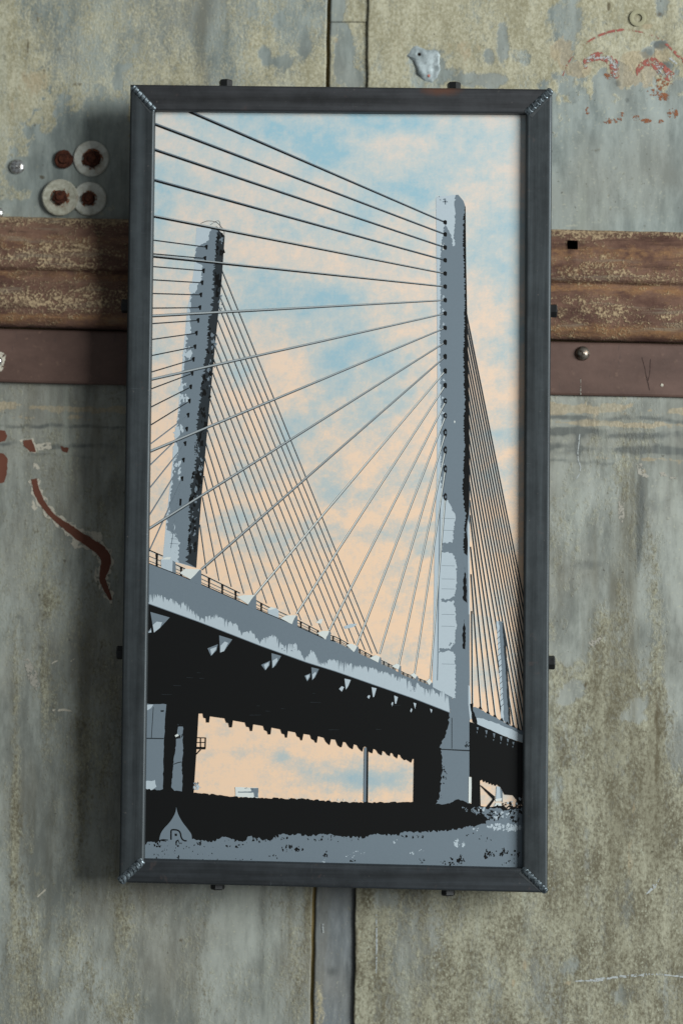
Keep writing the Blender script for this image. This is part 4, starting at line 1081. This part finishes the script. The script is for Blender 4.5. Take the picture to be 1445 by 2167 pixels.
lt = [(300, 1256), (318, 1259), (330, 1256), (345, 1262), (357, 1268), (365, 1266), (380, 1274), (396, 1276), (404, 1290), (415, 1296), (424, 1310), (434, 1306), (440, 1303), (455, 1298), (464, 1304), (478, 1310), (492, 1318), (503, 1322), (506, 1334), (518, 1338), (530, 1334), (540, 1346), (550, 1358), (560, 1350), (568, 1346), (580, 1344), (590, 1354), (600, 1366), (612, 1362), (626, 1362), (636, 1378), (642, 1392), (652, 1386), (656, 1376), (664, 1380), (674, 1398), (684, 1404), (694, 1396), (704, 1394), (720, 1398), (740, 1404), (755, 1408), (775, 1412), (790, 1414), (810, 1420), (825, 1424), (840, 1432), (858, 1434), (872, 1442), (890, 1450), (905, 1462), (916, 1458), (928, 1470), (936, 1462), (948, 1472), (952, 1490)]
R_ = random.Random(301); hair = []
x_ = 300.0
bpath = [(a_, b_) for a_, b_ in botE[::-1]]
while x_ < 951:
    yt = lerp_path(lt, x_); yb = lerp_path(bpath, x_)
    yy_ = yt + (R_.expovariate(1 / 5.5) if R_.random() < .6 else R_.uniform(-2.5, 2.0))
    hair.append((x_, min(yy_, yb - 3.0))); x_ += R_.uniform(.9, 2.0)
D.poly('l', hair + [(951, 1507), (873, 1476.5), (797, 1450.5), (710, 1420), (649, 1401), (553, 1366.5), (422, 1315.5), (313, 1276), (300, 1271.5)], 15)
specks(D, 'm', 620, 1374, 30, 5, 8, 1.4, 16, 302); specks(D, 'm', 880, 1460, 30, 8, 8, 1.6, 16, 303)
# anchor blocks
for (pts) in [[(381, 1213), (393, 1203), (424, 1205), (403, 1226)], [(501, 1263), (518, 1259), (540, 1259), (525, 1279)], [(594, 1309), (607, 1302), (627, 1302), (618, 1321)], [(671, 1340), (683, 1335), (697, 1335), (689, 1354)], [(732, 1365), (744, 1362), (756, 1367), (749, 1380)], [(782, 1393), (795, 1386), (804, 1390), (800, 1402)], [(829, 1410), (840, 1404), (846, 1408), (843, 1417)], [(868, 1428), (876, 1424), (882, 1430), (878, 1436)], [(902, 1442), (908, 1436), (913, 1444), (908, 1450)]]:
    D.poly('w', jag(pts, .6, 6, 310), 17)
    D.poly('m', [pts[2], (pts[2][0] + 2.5, pts[2][1] + 2), (pts[2][0] + 2.5, lerp_path(topE, pts[2][0] + 2.5) + 2), (pts[3][0], lerp_path(topE, pts[3][0]) + 3), pts[3]], 16)
D.poly('l', [(341, 1184), (362, 1180), (368, 1188), (370, 1212), (342, 1202)], 12); D.poly('w', [(341, 1184), (352, 1179), (362, 1179), (360, 1184)], 13)
D.poly('l', [(352, 1190), (356, 1190), (356, 1203), (352, 1202)], 13)
D.poly('m', [(366, 1186), (372, 1190), (373, 1213), (365, 1212)], 13)
D.poly('l', [(566, 1290), (584, 1286), (590, 1292), (590, 1308), (568, 1300)], 12); D.poly('w', [(566, 1289), (574, 1284), (584, 1288), (570, 1291)], 13)
D.poly('w', [(668, 1318), (676, 1311), (683, 1309), (680, 1320)], 9); D.poly('l', [(727, 1326), (742, 1320), (756, 1320), (748, 1327), (730, 1331)], 9)
# underside, piers and black ground
D.poly('k', [(300, 1273), (313, 1277.6), (422, 1317), (553, 1368), (649, 1402.6), (710, 1421.5), (797, 1452), (873, 1478), (951, 1508.6)] + jag([(950, 1509), (949, 1536), (942, 1556), (931, 1576), (935, 1606), (931, 1652), (926.5, 1673), (922, 1702)], 2.2, 4, 390, closed=False) + [(874, 1702)] +
       CX(OH, [(570, 640), (560, 640), (550, 668), (530, 655), (515, 645), (500, 650), (480, 632), (470, 612), (455, 607), (448, 638), (425, 620), (415, 600), (400, 595), (395, 620), (375, 610), (360, 590), (342, 580), (335, 615), (310, 600), (295, 575), (275, 565), (268, 600), (245, 590), (228, 560), (218, 550), (203, 555), (195, 588), (170, 565), (155, 540), (133, 533), (125, 570), (105, 560), (90, 545), (75, 520), (55, 515), (45, 555), (35, 555), (15, 540), (4, 512)]) +
       CX(OG, [(1410, 500), (1378, 497), (1368, 540), (1355, 530), (1340, 515), (1325, 485), (1282, 475), (1275, 522), (1265, 522), (1255, 505), (1235, 495), (1225, 465), (1178, 458), (1168, 505), (1158, 505), (1150, 485), (1130, 475), (1120, 447), (1065, 437), (1058, 485), (1045, 485), (1040, 462), (1020, 455), (1010, 425), (945, 412), (938, 462), (920, 462), (912, 438), (893, 430), (885, 400), (812, 388), (805, 437), (790, 437), (783, 410), (762, 405), (752, 375), (665, 360), (658, 410), (638, 410), (632, 380), (615, 375), (605, 345), (497, 330), (492, 375), (470, 375), (468, 345), (450, 340), (445, 310), (415, 310), (398, 610), (380, 880)]) + [(410, 1690), (300, 1690)], 18)
D.done(label='slate deck edge and black underside of the printed bridge')

# brackets under the deck
def tri(pts, lite):
    U = Art('printed_bracket'); U.poly('m', pts, 19); U.poly('l', lite, 20); U.done()
for t, l in [([(65, 1015), (205, 1055), (135, 1130), (90, 1165)], [(82, 1110), (110, 1085), (150, 1090), (135, 1130), (90, 1165)]), ([(565, 1185), (660, 1215), (600, 1300), (570, 1310)], [(575, 1260), (605, 1230), (630, 1240), (600, 1300), (572, 1310)]), ([(480, 1280), (555, 1250), (545, 1295), (505, 1335)], [(500, 1285), (545, 1270), (540, 1290), (510, 1330)]), ([(945, 1315), (1015, 1335), (975, 1405), (950, 1425)], [(952, 1370), (985, 1350), (990, 1370), (955, 1422)]), ([(870, 1400), (935, 1370), (930, 1405), (900, 1440)], [(890, 1400), (925, 1380), (925, 1400), (902, 1436)]), ([(1235, 1418), (1290, 1430), (1262, 1490), (1240, 1512)], [(1242, 1470), (1265, 1450), (1270, 1465), (1245, 1508)]), ([(1185, 1480), (1228, 1462), (1225, 1490), (1205, 1520)], [(1195, 1480), (1220, 1470), (1220, 1485), (1205, 1512)]), ([(40, 1170), (70, 1130), (72, 1165)], [(50, 1165), (70, 1145), (71, 1163)])]:
    tri(CX(OE, t), CX(OE, l))
for t in [[(65, 55), (110, 65), (92, 110), (75, 135)], [(25, 130), (45, 110), (62, 118), (45, 150)], [(262, 118), (298, 126), (280, 188), (272, 190)], [(230, 190), (240, 175), (252, 180), (243, 203)], [(426, 178), (453, 190), (440, 238), (432, 238)], [(405, 240), (412, 225), (420, 230), (412, 258)], [(566, 230), (586, 236), (578, 276)], [(542, 290), (550, 270), (558, 280), (550, 302)], [(686, 274), (703, 282), (696, 306)]]:
    U = Art('printed_bracket'); U.poly('l', CX(OH, t), 19); U.done()
for (x, y, h) in [(1032, 408, 22), (1096, 430, 30), (1152, 452, 34), (1203, 475, 32), (1252, 492, 26), (1292, 515, 20)]:
    U = Art('printed_bracket'); U.poly('m', CX(OH, [(x - 8, y), (x + 8, y + 3), (x + 3, y + h), (x - 1, y + h)]), 25); U.poly('m', CX(OH, [(x - 7, y + h + 10), (x, y + h + 12), (x - 4, y + h + 26)]), 25); U.done()
# left pier
U = Art('printed_pier')
U.poly('m', jag(CX(OG, [(0, 240), (180, 242), (172, 330), (166, 460), (160, 600), (155, 860), (120, 872), (0, 872)]), 1, 6, 320), 19)
U.poly('l', jag(CX(OG, [(0, 242), (85, 244), (70, 270), (0, 300)]), 1, 6, 321), 20); U.poly('l', jag(CX(OG, [(0, 780), (50, 800), (100, 795), (110, 840), (70, 868), (0, 868)]), 2, 5, 322), 20)
U.line('d', CX(OG, [(20, 490), (162, 492)]), [2.4, 2.4], 21); U.line('d', CX(OG, [(86, 262), (72, 488)]), [1.4, 1.4], 21)
U.poly('d', CX(OG, [(138, 285), (165, 285), (160, 298), (140, 298)]), 21)
U.poly('m', jag(CX(OG, [(265, 405), (302, 405), (300, 520), (302, 610), (292, 680), (298, 790), (295, 878), (240, 872), (215, 845), (228, 720), (238, 620), (250, 530)]), 1.0, 4, 323), 19)
U.poly('k', jag(CX(OG, [(240, 470), (282, 465), (285, 490), (240, 492)]), .8, 4, 324), 20); U.poly('w', CX(OG, [(242, 468), (262, 458), (272, 470), (250, 482)]), 21)
U.line('d', CX(OG, [(232, 680), (262, 668), (290, 662)]), [1.6, 2, 2], 20); specks(U, 'd', 381, 1550, 5, 26, 8, 1.6, 20, 325)
# platform on the pier
for a, b, w in [((400, 485), (468, 487), 2), ((400, 520), (468, 520), 1.8), ((398, 560), (465, 562), 5), ((430, 485), (430, 560), 2), ((466, 485), (463, 565), 2.4), ((398, 606), (432, 570), 2.4)]:
    U.line('k', CX(OG, [a, b]), [w, w], 19)
U.done(label='slate printed pier with black shade and a small platform')
# pale box and bush on the horizon
U = Art('printed_sign')
U.poly('w', jag(CX(OG, [(680, 845), (850, 850), (848, 925), (684, 915)]), .6, 6, 326), 17); U.poly('m', jag(CX(OG, [(790, 852), (850, 852), (848, 920), (820, 918), (815, 885), (700, 885), (702, 878), (800, 875)]), .6, 6, 327), 18)
specks(U, 'd', 525, 1670, 10, 3, 4, 1.4, 19, 328)
U.done()
U = Art('printed_bush')
specks(U, 'l', 418, 1666, 7, 9, 12, 2.6, 18, 329); specks(U, 'm', 416, 1660, 4, 8, 6, 1.8, 19, 330)
U.done()
U = Art('printed_pole')
U.line('m', CX(OH, [(217, 556), (212, 955)]), [5.0, 5.6], 18); U.line('k', CX(OH, [(233, 556), (229, 955)]), [3.4, 3.8], 19)
U.done()
U = Art('printed_grass_tips')
for k in range(26):
    x0 = 425 + k * 18 + rng.uniform(-6, 6); U.poly('w', [(x0, 1694), (x0 + 2, 1681 + rng.uniform(2, 6) + (x0 - 425) * .02), (x0 + 4, 1694)], 17)
U.done(kind='stuff')
# right span
U = Art('printed_right_span')
U.poly('l', jag(CX(OH, [(985, 258), (1060, 285), (1140, 330), (1250, 385), (1395, 455), (1395, 536), (1260, 488), (1030, 386), (1005, 310)]), .8, 6, 331), 22)
U.poly('m', jag(CX(OH, [(985, 256), (1060, 283), (1140, 328), (1250, 383), (1395, 452), (1395, 480), (1240, 410), (1130, 365), (1060, 345), (1020, 340), (1000, 300)]), 1.6, 4, 332), 23)
U.poly('k', jag(CX(OH, [(978, 240), (1000, 235), (1000, 290), (1025, 345), (1030, 388), (1000, 372), (985, 290)]), .8, 5, 333), 24)
for x0, y0 in [(1055, 272), (1110, 305), (1160, 330), (1210, 358), (1250, 384), (1295, 404), (1330, 424)]:
    U.poly('k', CX(OH, [(x0 - 14, y0), (x0, y0 - 18), (x0 + 14, y0 + 12)]), 24)
U.poly('k', CX(OH, [(975, 370), (1030, 387), (1260, 489), (1395, 537), (1395, 1000), (1330, 960), (1290, 905), (1230, 900), (1212, 870)]) + CX(OH, [(1200, 845), (1185, 838), (1175, 825), (1160, 838), (1150, 822), (1140, 832), (1128, 815), (1118, 825), (1108, 806), (1098, 817), (1088, 798), (1078, 810), (1066, 790), (1050, 800), (1055, 985), (990, 985), (988, 770), (975, 770)]), 24)
U.poly('w', CX(OH, [(968, 770), (990, 775), (986, 960), (966, 960)]), 23)
U.poly('k', CX(OH, [(1048, 830), (1062, 835), (1160, 915), (1150, 940)]), 25); U.poly('k', CX(OH, [(1145, 930), (1165, 925), (1120, 990), (1095, 990)]), 25)
U.poly('l', CX(OH, [(1170, 838), (1195, 845), (1212, 880), (1212, 930), (1165, 930)]), 23); U.poly('m', CX(OH, [(1195, 845), (1214, 880), (1214, 960), (1200, 930)]), 24)
U.poly('w', jag(CX(OH, [(1150, 985), (1165, 960), (1205, 965), (1205, 1000), (1165, 1006)]), .8, 4, 334), 25); U.poly('w', jag(CX(OH, [(1160, 930), (1210, 925), (1205, 945), (1165, 948)]), .8, 4, 335), 25)
U.done(label='pale deck edge and black underside of the right-hand span')

# ground of the print
Q = Art('printed_ground')
gt = [(300, 1668), (345, 1674), (410, 1678), (440, 1680), (474, 1684.5), (510, 1687), (547, 1688), (620, 1690), (660, 1692), (710, 1697), (760, 1698), (820, 1698), (873, 1697), (922, 1702), (935, 1702), (955, 1698), (970, 1692), (978, 1694), (990, 1700), (1010, 1706), (1040, 1708), (1060, 1706), (1075, 1712), (1115, 1706)]
Q.poly('k', jag(gt, 1.8, 4, 340, .4, 1, closed=False) + [(1115, 1850), (298, 1850)], 26)
gb = [(298, 1790), (310, 1786), (320, 1780), (330, 1784), (338, 1779), (360, 1778), (410, 1774), (430, 1779), (455, 1781), (470, 1770), (485, 1772), (500, 1779), (516, 1780), (525, 1769), (545, 1773), (560, 1778), (575, 1776), (590, 1767), (620, 1766), (650, 1768), (690, 1766), (730, 1770), (770, 1773), (790, 1765), (840, 1768), (850, 1762), (880, 1760), (930, 1759), (963, 1755), (990, 1750), (1024, 1743), (1034, 1736), (1028, 1728), (1016, 1724), (1004, 1722), (996, 1712), (1010, 1708), (1030, 1712), (1050, 1708), (1070, 1716), (1115, 1708)]
Q.poly('m', jag(gb, 3.0, 3, 341, .6, 1, closed=False) + [(1115, 1850), (298, 1850)], 27)
for k, (x, y, rx, ry, n_, s) in enumerate([(330, 1785, 14, 8, 14, 2.0), (380, 1787, 10, 4, 6, 1.6), (422, 1784, 8, 4, 6, 2), (500, 1786, 30, 10, 12, 1.6), (610, 1797, 14, 8, 14, 2.2), (632, 1796, 8, 6, 10, 2.4), (690, 1808, 10, 6, 8, 2.0), (580, 1812, 10, 6, 5, 1.6), (400, 1800, 60, 18, 26, 1.2), (560, 1775, 50, 8, 22, 2.2), (700, 1775, 60, 6, 20, 1.8), (870, 1770, 30, 4, 12, 1.8), (890, 1822, 10, 5, 8, 1.6), (960, 1824, 30, 8, 24, 2.0), (975, 1818, 6, 10, 8, 2.4), (1035, 1808, 12, 9, 18, 2.6), (1062, 1804, 14, 9, 18, 2.4), (1090, 1808, 10, 10, 10, 2.2), (1070, 1824, 20, 8, 8, 1.6), (1025, 1778, 16, 4, 5, 1.4), (1000, 1768, 20, 6, 4, 1.4), (340, 1812, 30, 6, 10, 1.2), (378, 1814, 3, 3, 2, 2.6), (745, 1820, 10, 4, 6, 1.6), (1040, 1725, 30, 10, 30, 2.6), (1090, 1725, 16, 14, 22, 2.8), (1010, 1715, 16, 8, 20, 2.6), (1075, 1705, 26, 8, 24, 2.6), (480, 1820, 60, 4, 10, 1.2), (1100, 1700, 10, 10, 14, 2.6)]):
    specks(Q, 'k', x, y, rx, ry, n_, s, 28, 400 + k, 1.3)
for k, (x, y, rx, ry, n_, s) in enumerate([(1060, 1750, 28, 7, 34, 3.0), (1085, 1752, 20, 8, 24, 3.0), (1060, 1725, 20, 8, 14, 2.4), (965, 1785, 8, 8, 9, 2.4), (980, 1786, 4, 7, 6, 2.0), (835, 1780, 6, 6, 3, 1.5), (872, 1806, 5, 2, 4, 1.8), (890, 1804, 12, 6, 4, 1.2), (760, 1806, 14, 5, 7, 1.2), (740, 1812, 10, 4, 5, 1.2), (690, 1822, 14, 3, 4, 1.3), (1085, 1700, 14, 4, 8, 1.8), (1100, 1690, 6, 3, 5, 1.6), (1020, 1712, 12, 3, 8, 1.8), (1010, 1755, 10, 3, 6, 1.4)]):
    specks(Q, 'l', x, y, rx, ry, n_, s, 29, 450 + k, 1.2)
specks(Q, 'm', 1045, 1718, 18, 5, 12, 2.2, 29, 480)
specks(Q, 'm', 985, 1712, 10, 5, 6, 1.8, 29, 481)
for k in range(14):   # faint scuffs in the black
    x0 = rng.uniform(320, 900); y0 = rng.uniform(1400, 1500) + (x0 - 320) * .12
    Q.line('d', [(x0, y0), (x0 + rng.uniform(6, 26), y0 + rng.uniform(-.5, .8))], [.9, .5], 21)
Q.done(label='black and slate printed ground along the bottom')

# maker's drop mark
Lg = Art('printed_mark')
def z1(l): return [(305 + x * .09689, 1690 + y * .09689) for x, y in l]
left = spline(z1([(705, 190), (690, 290), (640, 400), (560, 520), (450, 640), (385, 730), (350, 820), (335, 900)]), 5)
right = spline(z1([(1050, 935), (1045, 850), (1030, 770), (960, 670), (860, 540), (790, 430), (735, 310), (708, 190)]), 5)
Lg.poly('m', left + z1([(600, 940)]) + right, 29)
st_ = z1([(592, 900), (592, 760), (600, 690), (660, 680), (730, 690), (775, 720), (800, 770), (810, 830), (840, 890), (890, 920), (935, 920)])
Lg.line('k', spline(st_, 3), [3.2] * 31, 31)
Lg.poly('k', z1([(670, 765), (720, 765), (725, 815), (675, 818)]), 31)
Lg.line('k', z1([(365, 905), (430, 900), (530, 905)]), [2.6, 3, 1.6], 31)
Lg.line('k', z1([(700, 985), (710, 930), (745, 905), (765, 960)]), [3, 3.4, 3, 1.6], 31)
Lg.done(label='slate drop-shaped mark with a letter in it')
